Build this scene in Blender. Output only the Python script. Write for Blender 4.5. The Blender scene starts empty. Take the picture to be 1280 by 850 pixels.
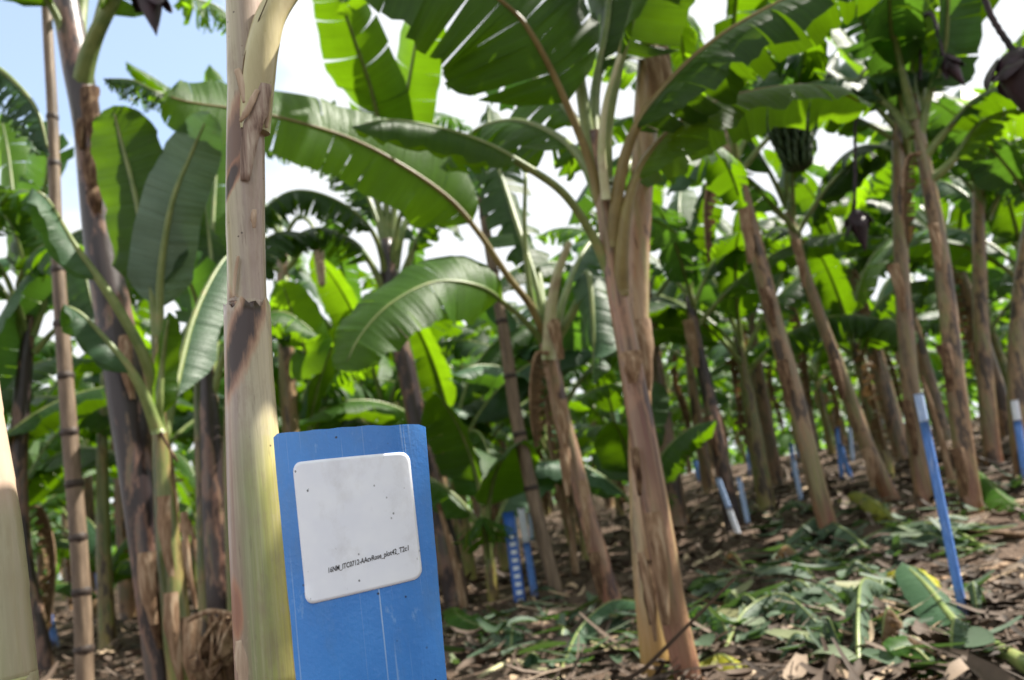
import bpy, math, random
from mathutils import Vector, Matrix, noise
R = math.radians
S = bpy.context.scene
COL = S.collection
# ------------------------------------------------------------------ camera
F = 1005.0; PITCH = R(12.0); ROLL = R(8.5); CAMZ = 0.75
cp, sp, cr, sr = math.cos(PITCH), math.sin(PITCH), math.cos(ROLL), math.sin(ROLL)
def ray(px, py):
    cx = (px-640)/F; cy = -(py-425)/F
    a = cx*cr + cy*sr; b = -cx*sr + cy*cr
    return Vector((a, cp - b*sp, sp + b*cp))
def W(px, py, d):
    r = ray(px, py); r *= d/r.y
    return Vector((r.x, r.y, r.z + CAMZ))
def ter0(x, y):
    t = x + 0.3*y - 3.0
    s = 0.1*(math.log1p(math.exp(max(-20, min(20, t*1.2))))/1.2)
    return min(s, 1.2 + 0.03*s)
def ter(x, y):
    v = Vector((x, y, 0))
    return ter0(x, y) + 0.05*noise.noise(v*0.7) + 0.025*noise.noise(v*2.3)
def ground_at(px, py):
    r = ray(px, py); d = 0.3
    while d < 120:
        p = Vector((r.x/r.y*d, d, CAMZ + r.z/r.y*d))
        if p.z <= ter0(p.x, p.y): return p
        d *= 1.004
    return p
cam = bpy.data.cameras.new('camera'); cam.lens = F/1280*36; cam.sensor_width = 36
cam.clip_start = 0.02; cam.clip_end = 2000
cam.dof.use_dof = True; cam.dof.focus_distance = 0.84; cam.dof.aperture_fstop = 5.2; cam.dof.aperture_blades = 7
co = bpy.data.objects.new('camera', cam); COL.objects.link(co); S.camera = co
fx = Vector((1,0,0)); fu = Vector((0,-sp,cp)); ff = Vector((0,cp,sp))
cR = fx*cr - fu*sr; cU = fx*sr + fu*cr
M = Matrix((cR, cU, -ff)).transposed().to_4x4(); M.translation = Vector((0,0,CAMZ)); co.matrix_world = M
# ------------------------------------------------------------------ tagging helpers
def tag(o, label=None, cat=None, group=None, kind=None):
    if label: o['label'] = label
    if cat: o['category'] = cat
    if group: o['group'] = group
    if kind: o['kind'] = kind
    return o
def empty(name, loc, label, cat, group=None):
    o = bpy.data.objects.new(name, None); o.empty_display_size = .2; COL.objects.link(o); o.location = loc
    return tag(o, label, cat, group)
class MB:
    def __init__(s): s.v=[]; s.f=[]; s.uv=[]; s.mi=[]
    def vert(s, p, uv=(0,0)): s.v.append(Vector(p)); s.uv.append(uv); return len(s.v)-1
    def face(s, *idx, m=0): s.f.append(idx); s.mi.append(m)
    def build(s, name, mats, parent=None, smooth=True, origin=None):
        if not isinstance(mats, (list,tuple)): mats=[mats]
        off = Vector(origin) if origin is not None else (parent.matrix_basis.translation if parent and parent.type=='EMPTY' else Vector((0,0,0)))
        if parent and parent.type!='EMPTY' and parent.parent and origin is None: off = parent.parent.matrix_basis.translation
        me = bpy.data.meshes.new(name)
        me.from_pydata([tuple(p-off) for p in s.v], [], s.f)
        ul = me.uv_layers.new(name='UVMap')
        vi = [0]*len(me.loops); me.loops.foreach_get('vertex_index', vi)
        flat=[]
        for i in vi: flat.extend(s.uv[i])
        ul.data.foreach_set('uv', flat)
        for m in mats: me.materials.append(m)
        me.polygons.foreach_set('material_index', s.mi)
        me.polygons.foreach_set('use_smooth', [smooth]*len(s.f))
        me.update()
        o = bpy.data.objects.new(name, me); COL.objects.link(o)
        if parent: o.parent = parent
        elif origin is not None: o.location = off
        return o
# ------------------------------------------------------------------ materials
def newmat(name):
    m = bpy.data.materials.new(name); m.use_nodes = True
    nt = m.node_tree; nt.nodes.clear()
    out = nt.nodes.new('ShaderNodeOutputMaterial')
    return m, nt, out
def N(nt, typ, **kw):
    n = nt.nodes.new(typ)
    for k, v in kw.items():
        if k.startswith('i_'):
            key = k[2:]; key = int(key) if key.isdigit() else key.replace('_',' ')
            n.inputs[key].default_value = v
        else: setattr(n, k, v)
    return n
def ramp(nt, src, stops, interp='LINEAR'):
    r = nt.nodes.new('ShaderNodeValToRGB'); r.color_ramp.interpolation = interp
    e = r.color_ramp.elements
    while len(e) < len(stops): e.new(0.5)
    for i,(p,c) in enumerate(stops):
        e[i].position = p; e[i].color = (*c,1) if len(c)==3 else c
    if src is not None: nt.links.new(src, r.inputs[0])
    return r.outputs[0]
def mixc(nt, fac, a, b, mode='MIX'):
    m = nt.nodes.new('ShaderNodeMix'); m.data_type='RGBA'; m.blend_type=mode
    for sck, val in ((m.inputs[0],fac),(m.inputs[6],a),(m.inputs[7],b)):
        if hasattr(val,'is_linked') or hasattr(val,'links'): nt.links.new(val, sck)
        elif isinstance(val,(int,float)): sck.default_value = val
        else: sck.default_value = (*val,1)
    return m.outputs[2]
def mathn(nt, op, a, b=None, c=None, clamp=False):
    m = nt.nodes.new('ShaderNodeMath'); m.operation = op; m.use_clamp = clamp
    for i, v in enumerate((a,b,c)):
        if v is None: continue
        if isinstance(v,(int,float)): m.inputs[i].default_value = v
        else: nt.links.new(v, m.inputs[i])
    return m.outputs[0]
def noise_n(nt, vec, scale, detail=3, rough=.55, mapscale=None, loc=None):
    if mapscale or loc:
        mp = nt.nodes.new('ShaderNodeMapping')
        if mapscale: mp.inputs['Scale'].default_value = mapscale
        if loc: mp.inputs['Location'].default_value = loc
        nt.links.new(vec, mp.inputs[0]); vec = mp.outputs[0]
    n = nt.nodes.new('ShaderNodeTexNoise'); n.inputs['Scale'].default_value=scale; n.inputs['Detail'].default_value=detail; n.inputs['Roughness'].default_value=rough
    nt.links.new(vec, n.inputs['Vector']); return n.outputs[0]

def leaf_mat(name, dark, light, trans, tfac=.45, rough=.42, edge=True, spec=.32):
    m, nt, out = newmat(name); L = nt.links.new
    uv = N(nt,'ShaderNodeTexCoord'); oi = N(nt,'ShaderNodeObjectInfo')
    v1 = noise_n(nt, uv.outputs['UV'], 1.0, 3, .6, (110,2.5,1))
    v2 = noise_n(nt, uv.outputs['UV'], 1.0, 4, .6, (3,5,1))
    v3 = noise_n(nt, uv.outputs['UV'], 1.0, 2, .5, (22,1.2,1), (5,2,0))
    t = mathn(nt,'ADD', mathn(nt,'MULTIPLY',v2,.55), mathn(nt,'MULTIPLY',oi.outputs['Random'],.5))
    t = mathn(nt,'ADD', t, mathn(nt,'MULTIPLY', mathn(nt,'SUBTRACT',v1,.5),.8))
    t = mathn(nt,'ADD', t, mathn(nt,'MULTIPLY', mathn(nt,'SUBTRACT',v3,.5),.35), clamp=True)
    col = ramp(nt, t, [(.15,dark),(.85,light)])
    tr = ramp(nt, t, [(.1,tuple(c*.5 for c in trans)),(.8,trans)])
    # dry brown specks and torn dry rim
    sp_ = noise_n(nt, uv.outputs['UV'], 1.0, 3, .7, (35,35,1), (3,7,0))
    sf = ramp(nt, sp_, [(.66,(0,0,0)),(.72,(1,1,1))])
    col = mixc(nt, mathn(nt,'MULTIPLY',sf,.6), col, (.10,.075,.02)); tr = mixc(nt, mathn(nt,'MULTIPLY',sf,.7), tr, (.12,.07,.01))
    bp = N(nt,'ShaderNodeBump', i_Strength=.6, i_Distance=.008)
    L(mathn(nt,'ADD',v1,mathn(nt,'MULTIPLY',v3,2.5)), bp.inputs['Height'])
    pb = N(nt,'ShaderNodeBsdfPrincipled', i_Roughness=rough); pb.inputs['Specular IOR Level'].default_value=spec
    L(col, pb.inputs['Base Color']); L(bp.outputs[0], pb.inputs['Normal'])
    tb = N(nt,'ShaderNodeBsdfTranslucent'); L(tr, tb.inputs[0])
    mx = N(nt,'ShaderNodeMixShader'); mx.inputs[0].default_value = tfac
    L(pb.outputs[0], mx.inputs[1]); L(tb.outputs[0], mx.inputs[2]); L(mx.outputs[0], out.inputs[0])
    return m
M_leaf = leaf_mat('leaf_green', (.010,.038,.007), (.034,.095,.012), (.15,.31,.003))
M_leafb = leaf_mat('leaf_bright', (.018,.062,.007), (.05,.13,.014), (.25,.48,.006), .52)
M_leafw = leaf_mat('leaf_waxy', (.018,.055,.024), (.070,.14,.075), (.14,.33,.02), .34, .42)
M_leafund = leaf_mat('leaf_underside', (.05,.10,.06), (.17,.25,.17), (.10,.24,.03), .25, .5)
M_leafcut = leaf_mat('leaf_cut', (.03,.065,.035), (.115,.165,.105), (.10,.2,.03), .2, .5)
M_leafyel = leaf_mat('leaf_yellowing', (.16,.17,.015), (.42,.40,.03), (.6,.6,.03), .3, .45)
M_leafdry = leaf_mat('leaf_dry', (.05,.03,.015), (.20,.13,.07), (.25,.14,.05), .2, .7, spec=.2)

def simple(name, stops, scale=8, mapscale=(1,1,1), rough=.6, bump=.2, spec=.4, detail=4):
    m, nt, out = newmat(name); L = nt.links.new
    tc = N(nt,'ShaderNodeTexCoord')
    v = noise_n(nt, tc.outputs['Object'], scale, detail, .6, mapscale)
    col = ramp(nt, v, stops)
    pb = N(nt,'ShaderNodeBsdfPrincipled', i_Roughness=rough); pb.inputs['Specular IOR Level'].default_value=spec
    L(col, pb.inputs['Base Color'])
    if bump:
        bp = N(nt,'ShaderNodeBump', i_Strength=bump, i_Distance=.003); L(v, bp.inputs['Height']); L(bp.outputs[0], pb.inputs['Normal'])
    L(pb.outputs[0], out.inputs[0]); return m
M_rib = simple('midrib_pale', [(.3,(.09,.14,.035)),(.6,(.18,.22,.07)),(.8,(.26,.22,.09))], 9, rough=.4)
M_ribb = simple('midrib_brown', [(.3,(.13,.095,.03)),(.6,(.20,.15,.05)),(.8,(.24,.22,.07))], 9, rough=.45)
M_petpale = simple('petiole_pink', [(.3,(.30,.24,.15)),(.5,(.42,.40,.24)),(.75,(.30,.34,.14))], 7, rough=.4)
M_bud = simple('flower_bud', [(.3,(.012,.008,.014)),(.7,(.06,.03,.045))], 14, (1,1,.3), .5)
M_budin = simple('bud_scars', [(.3,(.12,.05,.03)),(.7,(.3,.16,.08))], 30)
M_fruit = simple('green_fruit', [(.3,(.008,.02,.004)),(.7,(.025,.06,.012))], 14)
M_pinkfl = simple('old_flowers', [(.3,(.35,.22,.15)),(.7,(.7,.55,.42))], 40)
M_drysheath = simple('dry_sheath', [(.3,(.10,.055,.03)),(.5,(.24,.15,.09)),(.7,(.42,.32,.22))], 5, (9,9,1.2), .75, .5, .2)
M_driedclump = simple('dried_brown_leaf', [(.3,(.02,.010,.006)),(.5,(.10,.055,.03)),(.75,(.26,.18,.11))], 8, (6,6,1.5), .8, .5, .2)

def stem_mat(name, base, streak, patch, patch_amt=.5, low=None, pscale=(7,7,2.2), rough=.36, seed=0, band=False):
    """banana pseudostem: base ramp by fine vertical fibre, dark blotches, coloured foot"""
    m, nt, out = newmat(name); L = nt.links.new
    tc = N(nt,'ShaderNodeTexCoord'); oi = N(nt,'ShaderNodeObjectInfo'); ob = tc.outputs['Object']
    add = N(nt,'ShaderNodeVectorMath', operation='ADD'); L(ob, add.inputs[0])
    sc = N(nt,'ShaderNodeVectorMath', operation='SCALE'); cmb=N(nt,'ShaderNodeCombineXYZ'); 
    for i in range(3): L(oi.outputs['Random'], cmb.inputs[i])
    L(cmb.outputs[0], sc.inputs[0]); sc.inputs['Scale'].default_value = 17.0+seed; L(sc.outputs[0], add.inputs[1])
    P = add.outputs[0]
    fib = noise_n(nt, P, 1, 4, .65, (70,70,1.6))
    wide = noise_n(nt, P, 1, 3, .55, (14,14,.8), (4,1,7))
    pat = noise_n(nt, P, 1, 5, .62, pscale, (9,3,2))
    fine = noise_n(nt, P, 1, 3, .6, (45,45,30))
    col = ramp(nt, wide, [(.32,base[0]),(.5,base[1]),(.66,base[2])])
    col = mixc(nt, ramp(nt,fib,[(.46,(0,0,0)),(.72,(.8,.8,.8))]), col, streak)
    fib2 = noise_n(nt, P, 1, 4, .65, (38,38,1.1), (3,8,1))
    col = mixc(nt, ramp(nt,fib2,[(.52,(0,0,0)),(.64,(.75,.75,.75))]), col, tuple(c*.35 for c in base[0]))
    if low:
        sx = N(nt,'ShaderNodeSeparateXYZ'); L(ob, sx.inputs[0])
        h = mathn(nt,'ADD', sx.outputs[2], mathn(nt,'MULTIPLY',wide,.9))
        lf = ramp(nt, mathn(nt,'MULTIPLY',h,.5,clamp=True), [(low[1]*.5,(1,1,1)),(low[1]*.5+.22,(0,0,0))])
        col = mixc(nt, mathn(nt,'MULTIPLY',lf,.8), col, low[0])
    # pink/orange halo of a blotch, then the dark blotch
    a0 = .5+.18*(1-patch_amt*2)
    col = mixc(nt, ramp(nt,pat,[(a0-.07,(0,0,0)),(a0,(.55,.55,.55))]), col, tuple((p*1.5+b)*.5 for p,b in zip((.30,.14,.08),base[1])))
    col = mixc(nt, ramp(nt,pat,[(a0,(0,0,0)),(a0+.06,(.9,.9,.9))]), col, patch)
    dots = N(nt,'ShaderNodeTexVoronoi', i_Scale=38.0); L(P, dots.inputs['Vector'])
    col = mixc(nt, ramp(nt,dots.outputs[0],[(.05,(.8,.8,.8)),(.12,(0,0,0))]), col, (.05,.025,.015))
    pb = N(nt,'ShaderNodeBsdfPrincipled', i_Roughness=rough)
    L(col, pb.inputs['Base Color'])
    hgt = mathn(nt,'ADD', mathn(nt,'MULTIPLY',fib,.7), mathn(nt,'ADD',mathn(nt,'MULTIPLY',pat,-.8), mathn(nt,'MULTIPLY',fine,.25)))
    bp = N(nt,'ShaderNodeBump', i_Strength=.5, i_Distance=.006); L(hgt, bp.inputs['Height']); L(bp.outputs[0], pb.inputs['Normal'])
    L(pb.outputs[0], out.inputs[0]); return m
MS_brown = stem_mat('stem_brown', ((.11,.07,.04),(.21,.16,.085),(.18,.185,.06)), (.28,.20,.14), (.03,.018,.014), .42, low=((.20,.075,.045),.5))
MS_pink = stem_mat('stem_pink', ((.15,.065,.05),(.26,.155,.10),(.19,.185,.06)), (.33,.25,.15), (.045,.022,.024), .34, low=((.25,.08,.06),.4))
MS_dark = stem_mat('stem_dark', ((.035,.025,.03),(.085,.062,.062),(.07,.10,.025)), (.17,.15,.11), (.008,.006,.010), .66)
MS_green = stem_mat('stem_green', ((.05,.085,.02),(.10,.135,.03),(.16,.17,.05)), (.22,.20,.08), (.03,.018,.012), .42, low=((.32,.27,.06),.35))
MS_far = stem_mat('stem_far', ((.07,.05,.03),(.14,.10,.06),(.10,.11,.04)), (.22,.17,.10), (.02,.013,.01), .45, low=((.20,.11,.05),.4))

def hero_stem_mat(name, seed, yflip=False):
    """foreground pseudostem: cream with pink left sheath holding its shadow edge, olive centre, yellow-green right sheath"""
    m, nt, out = newmat(name); L = nt.links.new
    tc = N(nt,'ShaderNodeTexCoord'); ob = tc.outputs['Object']; uv = tc.outputs['UV']
    fib = noise_n(nt, ob, 1, 4, .6, (160,160,3.5),(seed,0,0))
    wide = noise_n(nt, ob, 1, 2, .5, (30,30,2.0),(seed,3,0))
    su = N(nt,'ShaderNodeSeparateXYZ'); L(uv, su.inputs[0]); U = su.outputs[0]
    so = N(nt,'ShaderNodeSeparateXYZ'); L(ob, so.inputs[0]); Z = so.outputs[2]
    # around the stem; the seen side runs U .25 (image right) .. .75 (left, shadow edge put into the colour)
    uu = mathn(nt,'ADD', U, mathn(nt,'MULTIPLY', mathn(nt,'SUBTRACT',wide,.5), .10))
    low = ramp(nt, uu, [(.0,(.36,.34,.09)),(.33,(.48,.43,.11)),(.43,(.34,.35,.12)),(.52,(.25,.27,.13)),(.60,(.30,.21,.17)),(.72,(.33,.18,.16)),(.95,(.28,.22,.15))])
    up = ramp(nt, uu, [(.0,(.52,.44,.29)),(.33,(.52,.45,.30)),(.46,(.43,.39,.27)),(.55,(.36,.29,.25)),(.72,(.42,.31,.27)),(.95,(.4,.34,.2))])
    zt = mathn(nt,'ADD', Z, mathn(nt,'MULTIPLY',mathn(nt,'SUBTRACT',wide,.5),.12))
    f = ramp(nt, mathn(nt,'MULTIPLY',zt,.5), [((.84)*.5,(0,0,0)),(.93*.5,(1,1,1))])
    col = mixc(nt, f, low, up)
    col = mixc(nt, ramp(nt,fib,[(.45,(0,0,0)),(.8,(.5,.5,.5))]), col, (.55,.50,.36))
    col = mixc(nt, ramp(nt,fib,[(.25,(.45,.45,.45)),(.42,(0,0,0))]), col, (.22,.16,.13))
    mot = noise_n(nt, ob, 1, 5, .68, (34,34,15),(seed,2,5)); mo2 = noise_n(nt, ob, 1, 4, .7, (90,90,9),(seed,8,5))
    col = mixc(nt, ramp(nt,mot,[(.50,(0,0,0)),(.68,(.45,.45,.45))]), col, (.26,.18,.13))
    col = mixc(nt, ramp(nt,mo2,[(.60,(0,0,0)),(.70,(.6,.6,.6))]), col, (.14,.09,.07))
    col = mixc(nt, ramp(nt,mot,[(.28,(.5,.5,.5)),(.40,(0,0,0))]), col, (.50,.42,.33))
    vein = noise_n(nt, ob, 1, 2, .5, (420,420,2),(seed,3,9))
    col = mixc(nt, ramp(nt,vein,[(.5,(0,0,0)),(.7,(.28,.28,.28))]), col, (.22,.17,.12))
    dots = N(nt,'ShaderNodeTexVoronoi', i_Scale=75.0); L(ob, dots.inputs['Vector']); dots.inputs['Randomness'].default_value=1
    dsel = noise_n(nt, ob, 14, 1)
    dm = mathn(nt,'MULTIPLY', ramp(nt,dots.outputs[0],[(.07,(1,1,1)),(.13,(0,0,0))]), ramp(nt,dsel,[(.5,(0,0,0)),(.56,(.9,.9,.9))]))
    col = mixc(nt, dm, col, (.05,.025,.015))
    return m, nt, out, col, ob, U, Z, fib
def blotch(nt, col, ob, U, Z, u0, z0, du, dz, slant, halo=True, dark=(.035,.02,.018), seed=0, power=.9):
    n1 = noise_n(nt, ob, 1, 4, .7, (120,120,18),(seed,0,0)); n2 = noise_n(nt, ob, 1, 3, .6, (25,25,12),(seed,5,0))
    a = mathn(nt,'DIVIDE', mathn(nt,'SUBTRACT',U,u0), du)
    zz = mathn(nt,'SUBTRACT', mathn(nt,'SUBTRACT',Z,z0), mathn(nt,'MULTIPLY',mathn(nt,'SUBTRACT',U,u0),slant))
    b = mathn(nt,'DIVIDE', zz, dz)
    r = mathn(nt,'ADD', mathn(nt,'MULTIPLY',a,a), mathn(nt,'MULTIPLY',b,b))
    r = mathn(nt,'ADD', r, mathn(nt,'MULTIPLY',mathn(nt,'SUBTRACT',n1,.5),1.5)); r = mathn(nt,'ADD', r, mathn(nt,'MULTIPLY',mathn(nt,'SUBTRACT',n2,.5),1.6))
    if halo: col = mixc(nt, ramp(nt,mathn(nt,'MULTIPLY',r,.5),[(.45,(.7,.7,.7)),(.95,(0,0,0))]), col, (.42,.19,.10))
    return mixc(nt, ramp(nt,mathn(nt,'MULTIPLY',r,.5),[(.2,(power,power,power)),(.62,(0,0,0))]), col, dark)
def finish_stem(m, nt, out, col, fib, rough=.28):
    L = nt.links.new
    pb = N(nt,'ShaderNodeBsdfPrincipled', i_Roughness=rough); L(col, pb.inputs['Base Color'])
    pb.inputs['Subsurface Weight'].default_value=.0
    bp = N(nt,'ShaderNodeBump', i_Strength=.25, i_Distance=.002); L(fib, bp.inputs['Height']); L(bp.outputs[0], pb.inputs['Normal'])
    L(pb.outputs[0], out.inputs[0]); return m
# ------------------------------------------------------------------ geometry helpers
def catmull(pts, n):
    P = [Vector(p) for p in pts]; P = [P[0]*2-P[1]] + P + [P[-1]*2-P[-2]]
    out=[]; segs=len(P)-3
    for i in range(n+1):
        t = i/n*segs; k = min(int(t), segs-1); u = t-k
        a,b,c,d = P[k:k+4]
        out.append(0.5*((2*b)+(c-a)*u+(2*a-5*b+4*c-d)*u*u+(3*b-a-3*c+d)*u*u*u))
    return out
def lerp_list(vals, t):
    x = t*(len(vals)-1); k = min(int(x), len(vals)-2); return vals[k]+(vals[k+1]-vals[k])*(x-k)
def tube(mb, path, radii, seg=16, mat=0, prof=None, caps=True, flat=1.0, up=None):
    """path: list of Vector; radii list (interp). prof(theta, v)->radius factor"""
    n=len(path); rings=[]; L=0; ref=Vector(up) if up is not None else Vector((0,-1,0))
    for i,p in enumerate(path):
        T=(path[min(i+1,n-1)]-path[max(i-1,0)]).normalized()
        A=ref-T*ref.dot(T)
        if A.length<1e-3: A=T.orthogonal()
        A.normalize(); B=T.cross(A)
        ref = A if up is None else ref
        if i: L+=(p-path[i-1]).length
        r=lerp_list(radii, i/(n-1)); ring=[]
        for j in range(seg+1):
            th=2*math.pi*j/seg; k=prof(th,i/(n-1)) if prof else 1
            ring.append(mb.vert(p+A*(-math.cos(th)*r*k*flat)+B*(-math.sin(th)*r*k), (j/seg, L)))
        rings.append(ring)
    for i in range(n-1):
        for j in range(seg):
            mb.face(rings[i][j],rings[i][j+1],rings[i+1][j+1],rings[i+1][j],m=mat)
    if caps:
        for ring,p in ((rings[0],path[0]),(rings[-1],path[-1])):
            c=mb.vert(p,(0,0))
            for j in range(seg): mb.face(ring[j],ring[j+1],c,m=mat)
def sheath_prof(seed, amp=.055, k=3, spiral=.8):
    rg=random.Random(seed); ph=[rg.random()*6.28 for _ in range(k)]; sp_=[rg.uniform(-spiral,spiral) for _ in range(k)]
    lump=rg.random()*10; n_sh=rg.uniform(4,7)
    def f(th,v):
        x=1.0
        for i in range(k):
            q=((th-ph[i]-sp_[i]*v)/(2*math.pi))%1.0
            x+=amp*(min(q*1.15,1.0) if q<.93 else (1-q)/.07)*(.5+.5*math.sin(v*5+i*2))
        return (x-amp*k*.35+.03*math.sin(2*th+lump+3*v))/1.07*(1+.035*(((v*n_sh+lump+.12*math.sin(th+lump))%1.0)-.5)*-1 + .03*noise.noise(Vector((v*7,math.sin(th)*.8,lump))))
    return f
def frames(spine, up):
    fr=[]; n=len(spine)
    for i in range(n):
        T=(spine[min(i+1,n-1)]-spine[max(i-1,0)]).normalized()
        Lt=T.cross(up)
        if Lt.length<.05: Lt = fr[-1][1] if fr else T.orthogonal()
        Lt=Lt.normalized()
        if fr and fr[-1][1].dot(Lt)<0: Lt=-Lt
        fr.append((T,Lt,Lt.cross(T).normalized()))
    return fr
def leaf_geo(mb, rb, pts, t0, width, seed, tear=0.0, fold=.25, twist=0.0, n=40, m=5, up=Vector((0,0,1)), r0=.022, curl=.25, tip=1.0, holes=0, sides=(1,-1), one=False, rmat=0):
    rg=random.Random(seed); spine=catmull(pts, n); fr=frames(spine, up)
    Ltot=sum((spine[i+1]-spine[i]).length for i in range(n))
    rad=[r0*(1.5-.5*min(1,i/n/max(t0,.05)))*(1-.85*max(0,(i/n-t0)/(1-t0)))+.0012 for i in range(n+1)]
    # ---- midrib + petiole
    rp=[spine[i]-fr[i][2]*rad[i]*.3 for i in range(n+1)]
    tube(rb, rp[:int(n*.985)], rad[:int(n*.985)], 8, mat=rmat, caps=True, up=fr[n//3][2])
    def at(t):
        x=max(0,min(t,1))*n; k=min(int(x),n-1); u=x-k
        p=spine[k].lerp(spine[k+1],u); T=fr[k][0].lerp(fr[k+1][0],u).normalized(); Lt=fr[k][1].lerp(fr[k+1][1],u).normalized(); Nn=fr[k][2].lerp(fr[k+1][2],u).normalized()
        return p,T,Lt,Nn
    def wprof(s):
        base=min(1,(s/.13))**.55; tp=max(0,1-max(0,(s-.55)/.45)**2.2*tip)**.62
        return width*.5*base*tp*(1-.12*s)*(1+.02*math.sin(s*31+seed))
    ph=rg.random()*6; phb=rg.random()*6
    for side in sides:
        cuts=[0.0]
        if tear>0:
            s=0.02+rg.random()*.1
            while s<.985:
                cuts.append(s); s+= rg.uniform(.4,1.6)*(.10*(1-tear)+.018)
        cuts.append(1.0)
        for a,b in zip(cuts[:-1],cuts[1:]):
            if b-a<.004: continue
            k=max(2,int((b-a)*n*(1-t0)*.9)); big=(b-a)
            droop=rg.gauss(0,.22)*tear*1.6+tear*.55*rg.random(); gap=(.10+.25*rg.random())*tear if tear>0 else 0
            lenf=1-.22*tear*rg.random()*(rg.random()<.6); grid=[]; c=(a+b)/2; skew=rg.gauss(0,.25)*tear*big
            for i in range(k+1):
                s=a+(b-a)*i/k; row=[]
                for j in range(m+1):
                    q=j/m; sg=s
                    if len(cuts)>2: sg=s+(c-s)*gap*q*q*1.6+skew*q
                    tt=t0+(1-t0)*max(0,min(1,sg)); p,T,Lt,Nn=at(tt); w=wprof(s)*(lenf if q>.5 else 1)
                    if tear>0 and q==1: w*=1-.10*rg.random()*tear
                    ang=fold+curl*q*1.3+droop*q + twist*math.sin(s*2.4+phb)*.5*q
                    # wave ripples near margin
                    rip=(.016*math.sin(s*34+ph+side)+.010*math.sin(s*83+ph*2))*q*q*min(1,width/.4)
                    pos=p+Lt*side*w*q*math.cos(ang)-Nn*(w*q*math.sin(ang)-rip)+T*(w*q*.16)
                    row.append(mb.vert(pos,(s*Ltot,side*q*w+.5)))
                grid.append(row)
            hs=set()
            for i in range(k):
                for j in range(m):
                    if holes and j>0 and rg.random()<holes: continue
                    mb.face(grid[i][j],grid[i+1][j],grid[i+1][j+1],grid[i][j+1])
def add_leaf(parent, pts, t0, width, seed, mat=M_leaf, rib=M_rib, label=None, simple_mesh=False, **kw):
    mb=MB(); 
    if simple_mesh:
        leaf_geo(mb, mb, pts, t0, width, seed, rmat=1, **kw)
        return mb.build('leaf',[mat,rib],parent)
    rb=MB(); leaf_geo(mb, rb, pts, t0, width, seed, **kw)
    o=mb.build('leaf',mat,parent)
    if label: o['label']=label
    rb.build('midrib',rib,o)
    return o
def add_petiole(parent, pts, r0, r1, mat=M_petpale, name='petiole', flat=.8):
    mb=MB(); p=catmull(pts,14); tube(mb,p,[r0,(r0+r1)*.5,r1],10,flat=flat)
    return mb.build(name,mat,parent)
def arc_leaf_pts(p0, az, el0, length, bend, rg, n=6, side=0):
    """spine leaving p0 at azimuth az & elevation el0, bending down by `bend` radians in all"""
    pts=[p0]; p=Vector(p0); 
    for i in range(n):
        t=i/(n-1); el=el0-bend*(t**1.4); a=az+side*t
        p=p+Vector((math.cos(a)*math.cos(el),math.sin(a)*math.cos(el),math.sin(el)))*(length/n); pts.append(p.copy())
    return pts
def hero_stem(parent, pix, d, mat, seed, bury=True, seg=20, n=36, wscale=1.0, amp=.05, name='pseudostem', label=None):
    """pix: [(px,py,widthpx)] top to foot"""
    pts=[]; rad=[]
    for px,py,w in pix:
        p=W(px,py,d); pts.append(p); fw=(p-Vector((0,0,CAMZ))).dot(ff); rad.append(w*fw/F*.5*wscale)
    if bury:
        g=ter(pts[-1].x,pts[-1].y)
        dr=(pts[-1]-pts[-2]).normalized()
        if pts[-1].z>g-.03:
            k=(pts[-1].z-g+.06)/max(.3,-dr.z); 
            steps=max(1,int(k/.25))
            for q in range(steps): pts.append(pts[-1]+Vector((dr.x*.6,dr.y,dr.z))*(k/steps)); rad.append(rad[-1]*(1.0+.12/steps))
    pts.reverse(); rad.reverse()
    path=catmull(pts,n)
    mb=MB(); tube(mb,path,rad,seg,prof=sheath_prof(seed,amp))
    o=mb.build(name,mat,parent)
    if label: o['label']=label
    return path,rad
def base_of(pix,d):
    p=W(pix[-1][0],pix[-1][1],d); q=W(pix[-2][0],pix[-2][1],d); dr=(p-q).normalized(); g=ter(p.x,p.y)
    k=max(0,(p.z-g)/max(.3,-dr.z)); p=p+Vector((dr.x*.6,dr.y,dr.z))*k; return Vector((p.x,p.y,ter(p.x,p.y)))
def crown(parent, top, stemdir, nleaf, seed, lo=1.5, hi=2.2, tear=.5, mats=(M_leaf,), width=.5, simple_mesh=True, az_skip=None, el=(55,80), bend=(60,110), n=22, below=.45, rib=M_rib, r0=.022, m=4):
    rg=random.Random(seed); az=rg.random()*6.28
    for i in range(nleaf):
        az+=2.4+rg.uniform(-.3,.3)
        a=az%(2*math.pi)
        if az_skip and any(abs((a-s+math.pi)%(2*math.pi)-math.pi)<w for s,w in az_skip): continue
        q=i/max(1,nleaf-1); p0=Vector(top)-Vector(stemdir)*below*(1-q)
        e=R(el[0]+(el[1]-el[0])*q); b=R(rg.uniform(*bend))*(1-.35*q); ln=rg.uniform(lo,hi)
        tr=min(.97,max(0,tear+rg.uniform(-.45,.35)))
        if q>.85: tr*=.2
        pts=arc_leaf_pts(p0,a,e,ln*1.18,b,rg,side=rg.uniform(-.25,.25))
        add_leaf(parent,pts,.17,width*rg.uniform(.85,1.15),seed*31+i,mat=mats[rg.randrange(len(mats))],rib=rib,simple_mesh=simple_mesh,tear=tr,fold=rg.uniform(.15,.6),twist=rg.uniform(-.5,.5),n=n,m=m,r0=r0,curl=rg.uniform(.1,.4))
def copy_tree(o, parent=None):
    c=o.copy(); COL.objects.link(c); c.parent=parent
    for ch in list(o.children): copy_tree(ch,c)
    return c
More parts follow.
